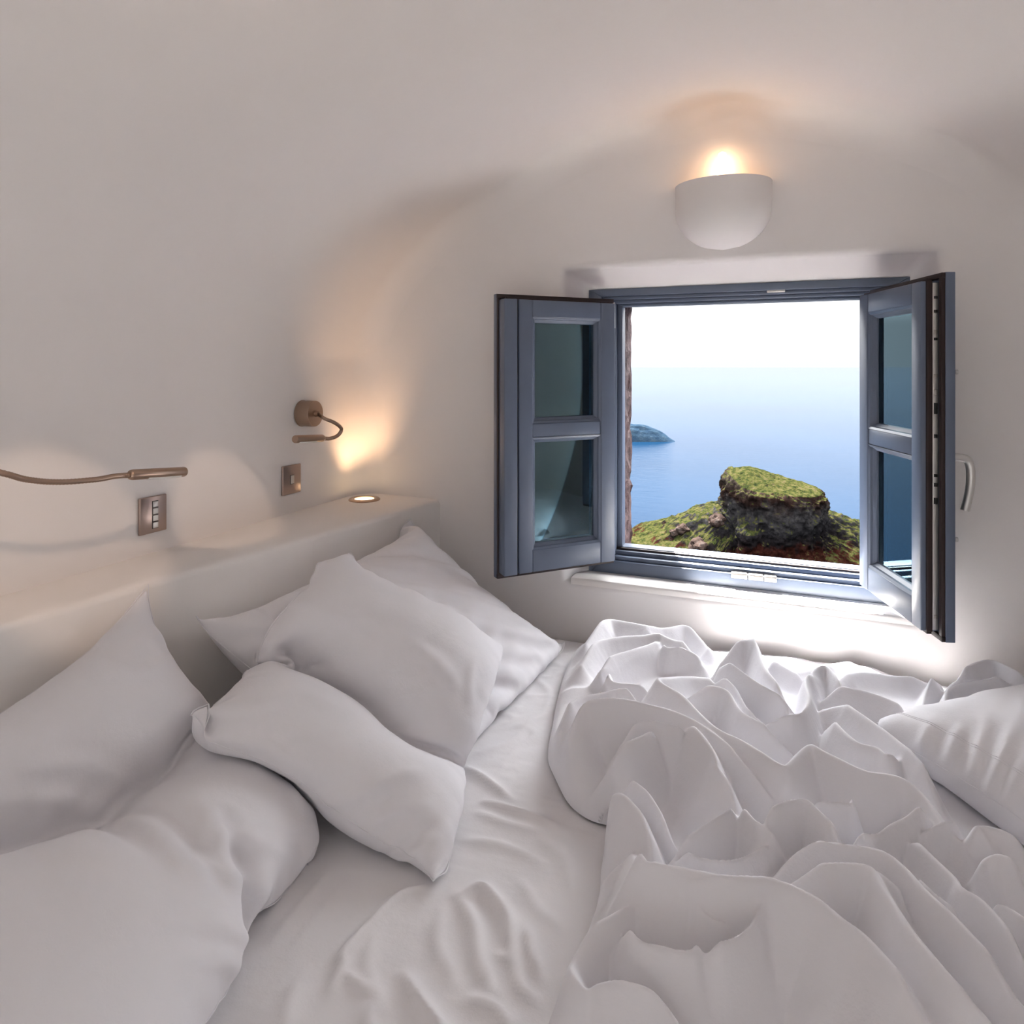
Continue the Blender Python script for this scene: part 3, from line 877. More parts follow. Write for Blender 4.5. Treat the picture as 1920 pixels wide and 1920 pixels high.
# ---- the low island tip on the left, and a far coast that shows in the glass
def island(name, pts_px, water_y, thick, label, mat, seed):
    """skyline pixels over the waterline -> a solid hill standing in the sea"""
    r = ray(pts_px[0][0], water_y); d = (SEA_Z - EYE.z) / r.z
    nx, ny = 90, 30
    xs = np.linspace(pts_px[0][0], pts_px[-1][0], nx)
    tops = np.interp(xs, [p[0] for p in pts_px], [p[1] for p in pts_px])
    verts = []
    for i in range(nx):
        lat = (xs[i] - CX) / F_PX * d
        h = max(0.0, (water_y - tops[i]) / F_PX * d)
        for j in range(ny):
            t = j / (ny - 1) * 2 - 1
            prof_ = max(0.0, 1 - abs(t) ** 1.7)
            nz = noise.noise(Vector((i * 0.35, j * 0.5, seed))) * 0.14 * h
            p = EYE + FWD * (d + (t + 1) * thick * (0.35 + 0.65 * h / 60.0)) + RGT * lat
            verts.append((p.x, p.y, SEA_Z - 3 + (h * prof_ + nz * prof_ + 3 * prof_)))
    o = pyd(name, verts, grid_faces(nx, ny), mat, None, True)
    return tag(o, label, 'island')
def isle_mat():
    m, N, L, P = mat_new('scrub_island')
    t = noise_node(N, L, 0.05, 6, 0.7)
    r = ramp(N, L, t.outputs['Fac'], [(0.3, (0.0042, 0.0084, 0.0154)), (0.55, (0.0070, 0.0126, 0.0196)), (0.75, (0.0126, 0.0175, 0.0238))])
    L.new(r.outputs[0], P.inputs['Base Color']); P.inputs['Specular IOR Level'].default_value = 0.0; set_in(P, Roughness=0.95)
    bump(N, L, P, t.outputs['Fac'], 0.8, 6.0)
    return m
M_ISLE = isle_mat()
island('island', [(560, 829), (640, 815), (800, 782), (920, 768), (1020, 772), (1120, 788), (1185, 797), (1215, 801), (1240, 808), (1255, 818), (1262, 825), (1268, 828)], 829, 60.0,
       'low dark scrubby island tip lying in the sea on the left', M_ISLE, 2.0)

# ================================================================== bed
bed = empty('bed', (-0.06, 1.10, 0.0))
tag(bed, 'built-in double bed on a plastered base filling the alcove', 'bed')
def bedpart(o):
    o.parent = bed; o.matrix_parent_inverse = Matrix.Translation(bed.location).inverted(); return o
XB0, XB1, YB0, YB1 = -0.985, 0.855, 0.26, 1.905
bedpart(box('bed_base', XB0 + 0.02, XB1, YB0 + 0.02, YB1, 0.0, 0.22, M_WALL, None, 0.01))
bedpart(box('mattress', XB0, XB1, YB0, YB1, 0.222, BED_Z - 0.012, M_SHEET, None, 0.03))

# ---- folds traced as ridge lines: pixels of the crest, with the crest's height over the mattress
def crest(pts, h):
    """pixel polyline -> dense world polyline lying h above the mattress"""
    hs = h if isinstance(h, (list, tuple)) else [h] * len(pts)
    W = [on_plane(px, py, 2, BED_Z + hh) for (px, py), hh in zip(pts, hs)]
    n = max(8, 5 * len(W))
    return np.array([tuple(p) for p in spline(W, n)]) if len(W) > 2 else np.array([tuple(W[0].lerp(W[1], k / 7)) for k in range(8)])

def add_ridges(XY, Z, ridges, k, wf=1.25, wb=0.85, tip=0.2, lin=0.0):
    """soft maximum of tent-shaped ridges over the height array Z"""
    cam_dir = -np.array((FWD.x, FWD.y))
    for pts, h, w in ridges:
        P = crest(pts, h)
        L = np.concatenate([[0], np.cumsum(np.linalg.norm(np.diff(P[:, :2], axis=0), axis=1))]); L /= L[-1] + 1e-9
        hz = (P[:, 2] - BED_Z) * (0.72 + 0.28 * np.minimum(1, np.minimum(L, 1 - L) / 0.18))
        lo, hi = P[:, :2].min(0) - 5 * w, P[:, :2].max(0) + 5 * w
        idx = np.nonzero((XY[:, 0] > lo[0]) & (XY[:, 0] < hi[0]) & (XY[:, 1] > lo[1]) & (XY[:, 1] < hi[1]))[0]
        if len(idx) == 0: continue
        Q = XY[idx]
        bd = np.full(len(idx), 9e9); bh = np.zeros(len(idx)); bv = np.zeros((len(idx), 2))
        for a in range(len(P) - 1):
            A, B = P[a, :2], P[a + 1, :2]
            ab = B - A
            t = np.clip(((Q - A) @ ab) / (ab @ ab + 1e-12), 0, 1)
            v = Q - (A + t[:, None] * ab)
            d = (v ** 2).sum(1)
            m = d < bd
            bd[m] = d[m]; bh[m] = hz[a] + (hz[a + 1] - hz[a]) * t[m]; bv[m] = v[m]
        d = np.sqrt(bd)
        face = (bv @ cam_dir) / (d + 1e-6)
        ww = w * (wb + (wf - wb) * (0.5 + 0.5 * face))
        q = d / ww
        q = np.sqrt(q * q + tip * tip) - tip
        val = bh * ((1 - lin) * np.exp(-q) + lin * np.maximum(-0.2, 1 - q / 1.7))
        Z[idx] = k * np.logaddexp(Z[idx] / k, val / k)
    return Z

def fold_noise(XY, f, seed, stretch=(1, 1), ang=0.0, octv=3):
    c, s = math.cos(ang), math.sin(ang)
    U = np.stack([(XY[:, 0] * c + XY[:, 1] * s) * stretch[0], (-XY[:, 0] * s + XY[:, 1] * c) * stretch[1], np.zeros(len(XY))], 1)
    wv = np.stack([fbm(U, f * 0.6, 2, seed + 5), fbm(U, f * 0.6, 2, seed + 11), np.zeros(len(XY))], 1) * (0.5 / f)
    return fbm(U + wv, f, octv, seed)
def ridged(n, p=1.0): return 1 - np.abs(n) ** p * 2

# ---- bottom sheet pulled over the mattress
def bottom_sheet():
    nx, ny = 330, 300
    xs = np.linspace(XB0 - 0.004, XB1 + 0.004, nx); ys = np.linspace(YB0 - 0.004, YB1 + 0.004, ny)
    X, Y = np.meshgrid(xs, ys, indexing='ij')
    XY = np.stack([X.ravel(), Y.ravel()], 1)
    Z = np.full(len(XY), 0.004)
    n1 = fold_noise(XY, 7.0, 2.0, (1.0, 0.55), 0.9)
    n2 = fold_noise(XY, 15.0, 7.0, (1.0, 0.5), -0.6)
    patch = smoothstep(-0.15, 0.35, fold_noise(XY, 2.2, 4.0))
    Z += 0.0075 * n1 + 0.0075 * patch * np.maximum(0, ridged(n2, 0.8) - 0.35)
    rid = [([(800, 1641), (748, 1661), (686, 1720), (645, 1764), (641, 1788), (621, 1826)], 0.014, 0.012),
           ([(583, 1592), (540, 1650), (500, 1709)], 0.010, 0.018), ([(617, 1620), (560, 1690), (514, 1744)], 0.010, 0.018),
           ([(560, 1570), (520, 1640), (490, 1690)], 0.010, 0.015), ([(650, 1640), (600, 1700), (545, 1770)], 0.008, 0.02),
           ([(868, 1654), (903, 1641), (937, 1675), (954, 1709), (961, 1778)], 0.017, 0.016),
           ([(858, 1661), (885, 1709), (899, 1778), (920, 1830)], 0.014, 0.018), ([(985, 1716), (996, 1764), (1009, 1802)], 0.015, 0.014),
           ([(758, 1802), (779, 1840), (810, 1881), (840, 1915)], 0.016, 0.016), ([(648, 1805), (672, 1826), (703, 1843)], 0.012, 0.012),
           ([(875, 1424), (910, 1445), (954, 1479)], 0.012, 0.013), ([(910, 1486), (968, 1503), (1037, 1527)], 0.013, 0.012),
           ([(900, 1510), (950, 1530), (1010, 1545)], 0.009, 0.014), ([(880, 1560), (940, 1570), (1010, 1600)], 0.009, 0.016),
           ([(700, 1740), (690, 1800), (720, 1880)], 0.010, 0.018), ([(930, 1770), (960, 1790), (975, 1830), (1000, 1850)], 0.012, 0.014),
           ([(830, 1690), (820, 1750), (850, 1820)], 0.011, 0.018), ([(1020, 1560), (1060, 1600), (1075, 1660)], 0.010, 0.018),
           ([(980, 1640), (1010, 1690), (1050, 1720)], 0.010, 0.015), ([(560, 1820), (540, 1870), (535, 1915)], 0.010, 0.02),
           ([(900, 1400), (960, 1380), (1000, 1340)], 0.008, 0.02), ([(880, 1850), (930, 1870), (960, 1915)], 0.012, 0.015),
           ([(700, 1860), (690, 1890), (700, 1920)], 0.012, 0.015), ([(1000, 1260), (1030, 1290), (1020, 1330)], 0.006, 0.015)]
    Z = add_ridges(XY, Z, [(p_, h_ * 1.35, w_) for p_, h_, w_ in rid], 0.003, 1.1, 0.9, 0.25)
    d = np.minimum.reduce([XY[:, 0] - xs[0], xs[-1] - XY[:, 0], XY[:, 1] - ys[0], ys[-1] - XY[:, 1]])
    Z *= smoothstep(0, 0.06, d); Z -= 0.03 * (1 - np.clip(d / 0.03, 0, 1)) ** 2
    V = np.concatenate([XY, (BED_Z - 0.0085 + Z)[:, None]], 1).reshape(nx, ny, 3)
    # skirt tucked down the sides
    top = V.copy()
    F = grid_faces(nx, ny)
    vs = top.reshape(-1, 3)
    border = [i * ny for i in range(nx)] + [(nx - 1) * ny + j for j in range(1, ny)] + [i * ny + ny - 1 for i in range(nx - 2, -1, -1)] + [j for j in range(ny - 2, 0, -1)]
    sk = vs[border].copy(); sk[:, 2] = 0.26
    off = len(vs)
    vs = np.concatenate([vs, sk])
    nb = len(border)
    for k in range(nb):
        F.append((border[k], border[(k + 1) % nb], off + (k + 1) % nb, off + k))
    o = pyd('bed_sheet', vs, F, M_SHEET, None, True)
    tag(o, 'rumpled white bottom sheet stretched over the mattress', 'sheet')
bottom_sheet()

# ---- height map of what already lies on the bed, for things to rest on
HX0, HX1, HY0, HY1, HC = -1.40, 0.95, 0.0, 1.96, 0.01
HN, HM = int((HX1 - HX0) / HC) + 1, int((HY1 - HY0) / HC) + 1
HMAP = np.full((HN, HM), BED_Z + 0.002)
def h_add(P):
    i = np.clip(((P[:, 0] - HX0) / HC).round().astype(int), 0, HN - 1); j = np.clip(((P[:, 1] - HY0) / HC).round().astype(int), 0, HM - 1)
    np.maximum.at(HMAP, (i, j), P[:, 2])
def h_get(P):
    fx = np.clip((P[..., 0] - HX0) / HC, 0, HN - 1.001); fy = np.clip((P[..., 1] - HY0) / HC, 0, HM - 1.001)
    i, j = fx.astype(int), fy.astype(int); a, b = fx - i, fy - j
    return (HMAP[i, j] * (1 - a) + HMAP[i + 1, j] * a) * (1 - b) + (HMAP[i, j + 1] * (1 - a) + HMAP[i + 1, j + 1] * a) * b

# ---- the crumpled duvet
def duvet():
    left_px = [(1078, 1222), (1058, 1250), (1042, 1300), (1030, 1360), (1021, 1410), (1036, 1448), (1062, 1498), (1108, 1529), (1148, 1538), (1130, 1575), (1123, 1620),
               (1118, 1640), (1116, 1690), (1100, 1740), (1078, 1775), (1058, 1812), (1042, 1860), (1036, 1920)]
    Lw = [on_plane(px, py, 2, BED_Z + 0.012) for px, py in left_px]
    Lw = [Vector((-0.462, 1.893, 0))] + Lw + [Vector((-0.285, 0.60, 0)), Vector((-0.25, 0.40, 0)), Vector((-0.22, 0.285, 0))]
    nu, nv = 430, 520
    Ls = np.array([(p.x, p.y) for p in spline(Lw, 600)])
    s = np.concatenate([[0], np.cumsum(np.linalg.norm(np.diff(Ls, axis=0), axis=1))]); s /= s[-1]
    tv = np.linspace(0, 1, nv)
    Lk = np.ones(25) / 25
    Ls = np.stack([np.convolve(np.pad(Ls[:, a], 12, mode='edge'), Lk, 'valid') for a in (0, 1)], 1)
    Lp = np.stack([np.interp(tv, s, Ls[:, 0]), np.interp(tv, s, Ls[:, 1])], 1)
    Rp = np.stack([np.full(nv, 0.852), 1.893 + (0.285 - 1.893) * tv], 1)
    uu = np.linspace(0, 1, nu) ** 1.12
    G = Lp[None] * (1 - uu)[:, None, None] + Rp[None] * uu[:, None, None]
    XY = G.reshape(-1, 2)
    Z = np.full(len(XY), 0.034)
    Z += 0.016 * fold_noise(XY, 3.0, 1.0) + 0.010 * fold_noise(XY, 7.0, 3.0)
    rid = [
        ([(1099, 1191), (1135, 1169), (1156, 1166), (1198, 1176), (1216, 1179), (1255, 1177), (1284, 1173), (1310, 1186), (1328, 1198)], .085, .05),
        ([(1090, 1225), (1125, 1200), (1198, 1191), (1247, 1196), (1290, 1215), (1320, 1232)], .09, .05),
        ([(1250, 1197), (1213, 1213), (1151, 1232), (1125, 1250)], .085, .035),
        ([(1240, 1205), (1250, 1217), (1276, 1221), (1325, 1232)], .085, .03),
        ([(1328, 1244), (1286, 1250), (1247, 1268), (1236, 1280), (1276, 1302), (1312, 1338), (1346, 1367), (1390, 1388), (1430, 1412), (1463, 1433), (1478, 1432), (1498, 1411), (1519, 1396), (1540, 1406), (1576, 1424), (1628, 1448), (1688, 1458), (1722, 1476), (1758, 1508), (1785, 1536), (1811, 1562)], .125, .06),
        ([(1142, 1252), (1146, 1276), (1182, 1284), (1229, 1294)], .095, .035),
        ([(1047, 1333), (1078, 1312), (1109, 1302), (1161, 1297), (1203, 1315)], .10, .045),
        ([(1044, 1354), (1073, 1338), (1104, 1321), (1182, 1316), (1247, 1328), (1299, 1349), (1339, 1375), (1378, 1406), (1406, 1424), (1443, 1450)], .125, .055),
        ([(1271, 1338), (1307, 1367), (1336, 1406), (1346, 1437), (1372, 1474), (1385, 1497)], .128, .05),
        ([(1167, 1357), (1224, 1351), (1260, 1359), (1302, 1366)], .120, .035),
        ([(1109, 1419), (1156, 1401), (1200, 1380), (1242, 1359)], .115, .04),
        ([(1096, 1442), (1109, 1422), (1130, 1435), (1151, 1463), (1177, 1495), (1203, 1526), (1216, 1560), (1224, 1594), (1237, 1617)], .122, .045),
        ([(1161, 1445), (1208, 1479), (1234, 1515), (1250, 1547), (1276, 1560)], .108, .035),
        ([(1385, 1497), (1370, 1515), (1325, 1544), (1281, 1570), (1253, 1578)], .118, .035),
        ([(1385, 1500), (1417, 1541), (1448, 1562), (1476, 1573)], .12, .04),
        ([(1253, 1578), (1275, 1597), (1300, 1607), (1365, 1612), (1406, 1601), (1443, 1580), (1476, 1573)], .112, .035),
        ([(1187, 1548), (1200, 1605), (1234, 1621), (1276, 1626), (1365, 1643), (1432, 1644), (1469, 1654), (1500, 1667), (1535, 1686), (1576, 1720), (1618, 1751), (1660, 1795), (1696, 1837), (1732, 1881), (1764, 1920), (1800, 1965)], .135, .065),
        ([(1263, 1636), (1286, 1649), (1339, 1651), (1432, 1646)], .13, .03),
        ([(1434, 1646), (1440, 1662), (1427, 1696), (1411, 1730), (1385, 1753), (1352, 1764), (1326, 1761), (1310, 1740)], .115, .035),
        ([(1281, 1720), (1302, 1701), (1320, 1714), (1346, 1725), (1380, 1728)], .105, .03),
        ([(1310, 1740), (1305, 1774), (1281, 1782), (1234, 1772), (1198, 1761), (1177, 1735), (1167, 1712)], .105, .04),
        ([(1247, 1673), (1198, 1691), (1154, 1712), (1112, 1735), (1081, 1764), (1068, 1787), (1076, 1824), (1099, 1855), (1125, 1845), (1161, 1839), (1208, 1850), (1250, 1876), (1281, 1910), (1300, 1950)], .095, .045),
        ([(1120, 1641), (1141, 1626), (1177, 1613)], .085, .035),
        ([(1446, 1608), (1485, 1621), (1566, 1618), (1628, 1623), (1654, 1660), (1680, 1701), (1706, 1740), (1738, 1779), (1772, 1819), (1811, 1858), (1847, 1881), (1886, 1920), (1930, 1960)], .138, .06),
        ([(1628, 1623), (1660, 1644), (1691, 1670), (1706, 1673)], .13, .03),
        ([(1451, 1589), (1493, 1576), (1535, 1576), (1581, 1582), (1654, 1595), (1696, 1626), (1732, 1665), (1785, 1714), (1837, 1769), (1899, 1832), (1960, 1890)], .135, .05),
        ([(1420, 1537), (1459, 1509), (1482, 1500), (1511, 1500), (1535, 1519), (1566, 1550), (1581, 1579)], .140, .04),
        ([(1511, 1498), (1566, 1502), (1592, 1505), (1597, 1496), (1584, 1483)], .125, .028),
        ([(1600, 1582), (1600, 1566), (1613, 1561), (1644, 1562), (1670, 1545), (1706, 1529), (1743, 1503)], .128, .035),
        ([(1686, 1542), (1714, 1571), (1746, 1602), (1790, 1644), (1800, 1660), (1837, 1683), (1868, 1714), (1915, 1769), (1950, 1800)], .12, .04),
        ([(1714, 1571), (1753, 1558), (1790, 1549), (1808, 1563)], .11, .03),
        ([(1706, 1628), (1746, 1668), (1785, 1699), (1816, 1720)], .125, .025),
        ([(1847, 1686), (1884, 1696), (1920, 1720), (1960, 1750)], .11, .035),
        ([(1545, 1250), (1520, 1262), (1509, 1276), (1516, 1310), (1501, 1336), (1467, 1336), (1420, 1331)], .12, .035),
        ([(1542, 1299), (1576, 1312), (1608, 1336), (1644, 1364), (1688, 1401), (1732, 1442), (1760, 1480)], .12, .045),
        ([(1545, 1286), (1602, 1291), (1636, 1299), (1678, 1315), (1706, 1336)], .11, .045),
        ([(1509, 1273), (1532, 1250), (1552, 1250), (1584, 1286)], .115, .035),
        ([(1430, 1247), (1480, 1260), (1509, 1272)], .06, .05),
        ([(1354, 1216), (1391, 1200), (1417, 1213), (1430, 1247), (1453, 1276), (1482, 1310)], .125, .04),
        ([(1349, 1232), (1391, 1260), (1443, 1291), (1495, 1312)], .12, .03),
        ([(1339, 1258), (1375, 1286), (1406, 1331), (1443, 1333)], .112, .03),
        ([(1281, 1284), (1330, 1288), (1365, 1297), (1391, 1333), (1443, 1362), (1482, 1375)], .118, .04),
        ([(1550, 1333), (1576, 1364), (1608, 1393), (1644, 1406), (1665, 1422), (1691, 1406)], .12, .04),
        ([(1560, 1268), (1620, 1260), (1680, 1268), (1740, 1266)], .06, .05),
        ([(1730, 1323), (1738, 1290), (1750, 1266), (1760, 1262)], .075, .03),
        ([(1777, 1325), (1774, 1299), (1792, 1284), (1860, 1271), (1900, 1262)], .095, .04),
        ([(1785, 1256), (1800, 1255), (1829, 1242), (1860, 1238), (1900, 1255), (1950, 1275)], .10, .04),
        ([(1815, 1572), (1850, 1560), (1890, 1570), (1930, 1600)], .12, .06),
        ([(1830, 1620), (1870, 1612), (1920, 1640)], .12, .05)]
    rid = [(p_, h_ + 0.012, w_ * 0.86) for p_, h_, w_ in rid]
    Z = add_ridges(XY, Z, rid, 0.0040, 1.15, 0.75, 0.12, 0.6)
    Zg = Z.reshape(nu, nv)
    for _ in range(1):
        Zg[1:-1, 1:-1] = 0.5 * Zg[1:-1, 1:-1] + 0.125 * (Zg[2:, 1:-1] + Zg[:-2, 1:-1] + Zg[1:-1, 2:] + Zg[1:-1, :-2])
    Z = Zg.ravel()
    n3 = fold_noise(XY, 6.5, 21.0, (1, 0.35), -0.75, 2)
    Z = Z + 0.016 * np.maximum(0, 1 - 3.2 * np.abs(n3)) ** 1.5 * smoothstep(-0.25, 0.2, fold_noise(XY, 3.0, 31.0))
    n2 = fold_noise(XY, 22.0, 9.0, (1, 0.45), 0.7)
    Z = Z + 0.0022 * n2 * smoothstep(-0.1, 0.3, fold_noise(XY, 4.0, 6.0))
    # rolled edges: distance to the outline
    seg = np.concatenate([Lp, Rp[::-1]])
    dl = np.full(len(XY), 9.0)
    for k in range(0, len(Lp), 4):
        dl = np.minimum(dl, np.hypot(XY[:, 0] - Lp[k, 0], XY[:, 1] - Lp[k, 1]))
    near = np.nonzero(dl < 0.08)[0]
    Q = XY[near]; dn = np.full(len(near), 9.0)
    for A, B in zip(Lp[:-1], Lp[1:]):
        ab = B - A
        t = np.clip(((Q - A) @ ab) / (ab @ ab + 1e-12), 0, 1)
        v = Q - (A + t[:, None] * ab)
        dn = np.minimum(dn, np.sqrt((v * v).sum(1)))
    dl[near] = dn
    dr = np.minimum.reduce([0.852 - XY[:, 0] + 0.01, 1.893 - XY[:, 1] + 0.004, XY[:, 1] - 0.285])
    ed = np.clip(np.minimum(dl / 0.055, dr / 0.03), 0, 1)
    E = np.sqrt(np.maximum(0, 1 - (1 - ed) ** 2)) ** 0.9
    Z = Z * E
    V = np.concatenate([XY, (BED_Z + 0.001 + Z)[:, None]], 1)
    # the edge rolls under a little
    roll = (1 - np.clip(dl / 0.02, 0, 1))
    V[:, 0] += 0.006 * roll
    o = pyd('duvet', V, grid_faces(nu, nv), M_COTTON, None, True)
    tag(o, 'crumpled white duvet heaped across the foot of the bed', 'duvet')
    h_add(V)
duvet()

# ---- pillows: two cloth panels sewn together and inflated, with a small position-based cloth solver
def pillow(name, corners, w, h, press, label, creases=(), steps=150, n=84, grav=0.0, mid=0.0, seed=1, fill=0.07, hem=None, wrinkles=()):
    """corners = far-left, far-right, near-right, near-left of the sewn outline; w along the first edge"""
    c = [np.array(tuple(p), float) for p in corners]
    m = int(n * h / w)
    u = np.linspace(0, 1, n)[:, None, None]; v = np.linspace(0, 1, m)[None, :, None]
    base = (c[0] * (1 - u) + c[1] * u) * (1 - v) + (c[3] * (1 - u) + c[2] * u) * v
    nr = np.cross(c[1] - c[0], c[3] - c[0]); nr /= np.linalg.norm(nr)
    if nr[2] < 0: nr = -nr
    bul = (16 * u * (1 - u) * v * (1 - v))
    rng = np.random.RandomState(seed)
    P = np.stack([base + nr * (0.035 + mid) * bul, base + nr * (-0.035 + mid) * bul])
    P += rng.normal(0, 0.0006, P.shape)
    V = np.zeros_like(P)
    lu, lv = w / (n - 1), h / (m - 1)
    ld = math.hypot(lu, lv)
    sl = lambda a, b, s: slice(a, b, s)
    cons = []
    def cadd(A, B, L, k): cons.append((A, B, L, k))
    F = slice(None)
    for par in (0, 1):
        cadd((F, slice(par, n - 1, 2), F), (F, slice(par + 1, n, 2), F), lu, 1.0)
        cadd((F, F, slice(par, m - 1, 2)), (F, F, slice(par + 1, m, 2)), lv, 1.0)
        cadd((F, slice(par, n - 1, 2), slice(0, m - 1)), (F, slice(par + 1, n, 2), slice(1, m)), ld, 0.25)
        cadd((F, slice(par, n - 1, 2), slice(1, m)), (F, slice(par + 1, n, 2), slice(0, m - 1)), ld, 0.25)
    for st in (0, 1, 2, 3):
        cadd((F, slice(st, n - 2, 4), F), (F, slice(st + 2, n, 4), F), 2 * lu, 0.10)
        cadd((F, F, slice(st, m - 2, 4)), (F, F, slice(st + 2, m, 4)), 2 * lv, 0.10)
    for st in range(6):
        cadd((F, slice(st, n - 3, 6), F), (F, slice(st + 3, n, 6), F), 3 * lu, 0.05)
        cadd((F, F, slice(st, m - 3, 6)), (F, F, slice(st + 3, m, 6)), 3 * lv, 0.05)
    trim = []
    for A, B, L, k in cons:
        a, b = P[A], P[B]
        s1 = min(a.shape[1], b.shape[1]); s2 = min(a.shape[2], b.shape[2])
        trim.append((A, B, L, k, s1, s2))
    tuft = []
    pins = [(0, 0, c[0]), (n - 1, 0, c[1]), (n - 1, m - 1, c[2]), (0, m - 1, c[3])]
    def project_tufts():
        rel = P[0] - np.array(EYE)
        dep = rel @ np.array(FWD)
        px = CX + F_PX * (rel @ np.array(RGT)) / dep; py = HY - F_PX * rel[..., 2] / dep
        out = []
        for pts, gap, *uvf in creases:
            if uvf:
                for a, b in zip(pts[:-1], pts[1:]):
                    for t in np.linspace(0, 1, 14):
                        out.append((int(round((a[0] + (b[0] - a[0]) * t) * (n - 1))), int(round((a[1] + (b[1] - a[1]) * t) * (m - 1))), gap))
                out = sorted(set(out)); continue
            for a, b in zip(pts[:-1], pts[1:]):
                for t in np.linspace(0, 1, 12):
                    q = (a[0] + (b[0] - a[0]) * t, a[1] + (b[1] - a[1]) * t)
                    dd = (px - q[0]) ** 2 + (py - q[1]) ** 2
                    k = int(np.argmin(dd))
                    if dd.flat[k] < 60 ** 2: out.append((k // m, k % m, gap))
        return out
    for s in range(steps):
        N = np.cross(np.gradient(P, axis=1), np.gradient(P, axis=2))
        N /= (lu * lv)
        if np.dot(N[0].mean((0, 1)), nr) < 0: N = -N
        N[1] = -N[1]
        ramp_ = min(1.0, (s + 1) / 40.0)
        V *= 0.93
        cen = P.mean((0, 1, 2))
        vol = ((P - cen) * N).sum() * lu * lv / 3.0
        ramp_ *= float(np.clip((1 - vol / (w * h * fill)) * 4.0, -0.2, 1.0))
        P0 = P.copy()
        P = P + V + press * ramp_ * N * 1e-4
        P[..., 2] -= grav * 1e-4
        for it in range(2):
            for A, B, L, k, s1, s2 in trim:
                a = P[A][:, :s1, :s2]; b = P[B][:, :s1, :s2]
                d = b - a
                l = np.sqrt((d * d).sum(-1, keepdims=True)) + 1e-9
                corr = d * (0.5 * k * (1 - L / l))
                if k < 0.2: corr = np.where(l < L, corr, 0)
                a += corr; b -= corr
            for t in tuft:
                dv = P[0, t[0], t[1]] - P[1, t[0], t[1]]
                l = np.linalg.norm(dv)
                if l > t[2]:
                    P[0, t[0], t[1]] -= dv * (1 - t[2] / l) * 0.35; P[1, t[0], t[1]] += dv * (1 - t[2] / l) * 0.1
            for e in ((slice(0, 1), F), (slice(n - 1, n), F), (F, slice(0, 1)), (F, slice(m - 1, m))):
                av = P[(F,) + e].mean(0); P[(F,) + e] = av
            for i, j, q in pins: P[:, i, j] += (q - P[:, i, j]) * 0.6
            hh = h_get(P) + 0.004
            pen = hh - P[..., 2]
            P[..., 2] += np.where(pen > 0, np.minimum(pen, 0.006), 0)
            lx = -0.992 - 0.1714 * (YW - np.maximum(P[..., 1], 0.2)) + 0.006
            inl = (P[..., 0] < lx) & (P[..., 2] < LZ + 0.008)
            P[..., 0] = np.where(inl & (P[..., 2] < LZ - 0.01), P[..., 0] + np.minimum(lx - P[..., 0], 0.006), P[..., 0])
            P[..., 2] = np.where(inl & (P[..., 2] >= LZ - 0.01), LZ + 0.008, P[..., 2])
            P[..., 1] = np.minimum(P[..., 1], YW - 0.02); P[..., 0] = np.minimum(P[..., 0], 0.87)
        V = P - P0
        if creases and s == 50: tuft = project_tufts()
    # gathers along the seams and soft body wrinkles
    N = np.cross(np.gradient(P, axis=1), np.gradient(P, axis=2)); N /= np.linalg.norm(N, axis=-1, keepdims=True) + 1e-9
    if np.dot(N[0].mean((0, 1)), nr) < 0: N = -N
    us, vs_ = np.meshgrid(np.linspace(0, w, n), np.linspace(0, h, m), indexing='ij')
    UV = np.stack([us.ravel(), vs_.ravel()], 1)
    du_ = np.minimum(us, w - us); dv_ = np.minimum(vs_, h - vs_)
    o1 = np.stack([us.ravel(), 0.15 * vs_.ravel(), np.zeros(n * m)], 1); o2 = np.stack([0.15 * us.ravel(), vs_.ravel(), np.zeros(n * m)], 1)
    g1 = fbm(o1, 26.0, 2, seed * 3.7).reshape(n, m); g2 = fbm(o2, 26.0, 2, seed * 5.1).reshape(n, m)
    wr = 0.009 * g1 * np.exp(-dv_ / 0.07) * smoothstep(0, 0.012, dv_) + 0.009 * g2 * np.exp(-du_ / 0.07) * smoothstep(0, 0.012, du_)
    bw = fold_noise(UV, 5.5, seed * 1.9, (1, 0.42), 0.6 + seed, 2).reshape(n, m)
    msk = smoothstep(-0.1, 0.3, fold_noise(UV, 3.0, seed * 2.3).reshape(n, m)) * smoothstep(0, 0.08, np.minimum(du_, dv_))
    wr = wr + 0.010 * np.maximum(0, 1 - 3.4 * np.abs(bw)) ** 1.3 * msk
    if wrinkles:                                  # single creases, given by the pixels they run along
        rel = P[0] - np.array(EYE); dep = rel @ np.array(FWD)
        px = CX + F_PX * (rel @ np.array(RGT)) / dep; py = HY - F_PX * rel[..., 2] / dep
        for pts, amp, wd in wrinkles:
            best = np.full(px.shape, 9e9); tt = np.zeros(px.shape); ns = len(pts) - 1
            for k, (a, b) in enumerate(zip(pts[:-1], pts[1:])):
                ax, ay = a; ex, ey = b[0] - a[0], b[1] - a[1]
                t = np.clip(((px - ax) * ex + (py - ay) * ey) / (ex * ex + ey * ey), 0, 1)
                d = np.hypot(px - ax - t * ex, py - ay - t * ey)
                mm = d < best; best[mm] = d[mm]; tt[mm] = (k + t[mm]) / ns
            env = np.sin(PI * np.clip(tt, 0.04, 0.96)) ** 0.6
            wr = wr + amp * env * (np.exp(-(best / wd) ** 2) - 0.45 * np.exp(-(best / (2.2 * wd)) ** 2))
    P[0] += N[0] * wr[..., None]
    T, B = P[0], P[1]
    vid_t = np.arange(n * m).reshape(n, m)
    inner = np.ones((n, m), bool); inner[0] = inner[-1] = False; inner[:, 0] = inner[:, -1] = False
    vid_b = vid_t.copy(); vid_b[inner] = n * m + np.arange(inner.sum())
    vs = np.concatenate([T.reshape(-1, 3), B[inner]])
    fs = []
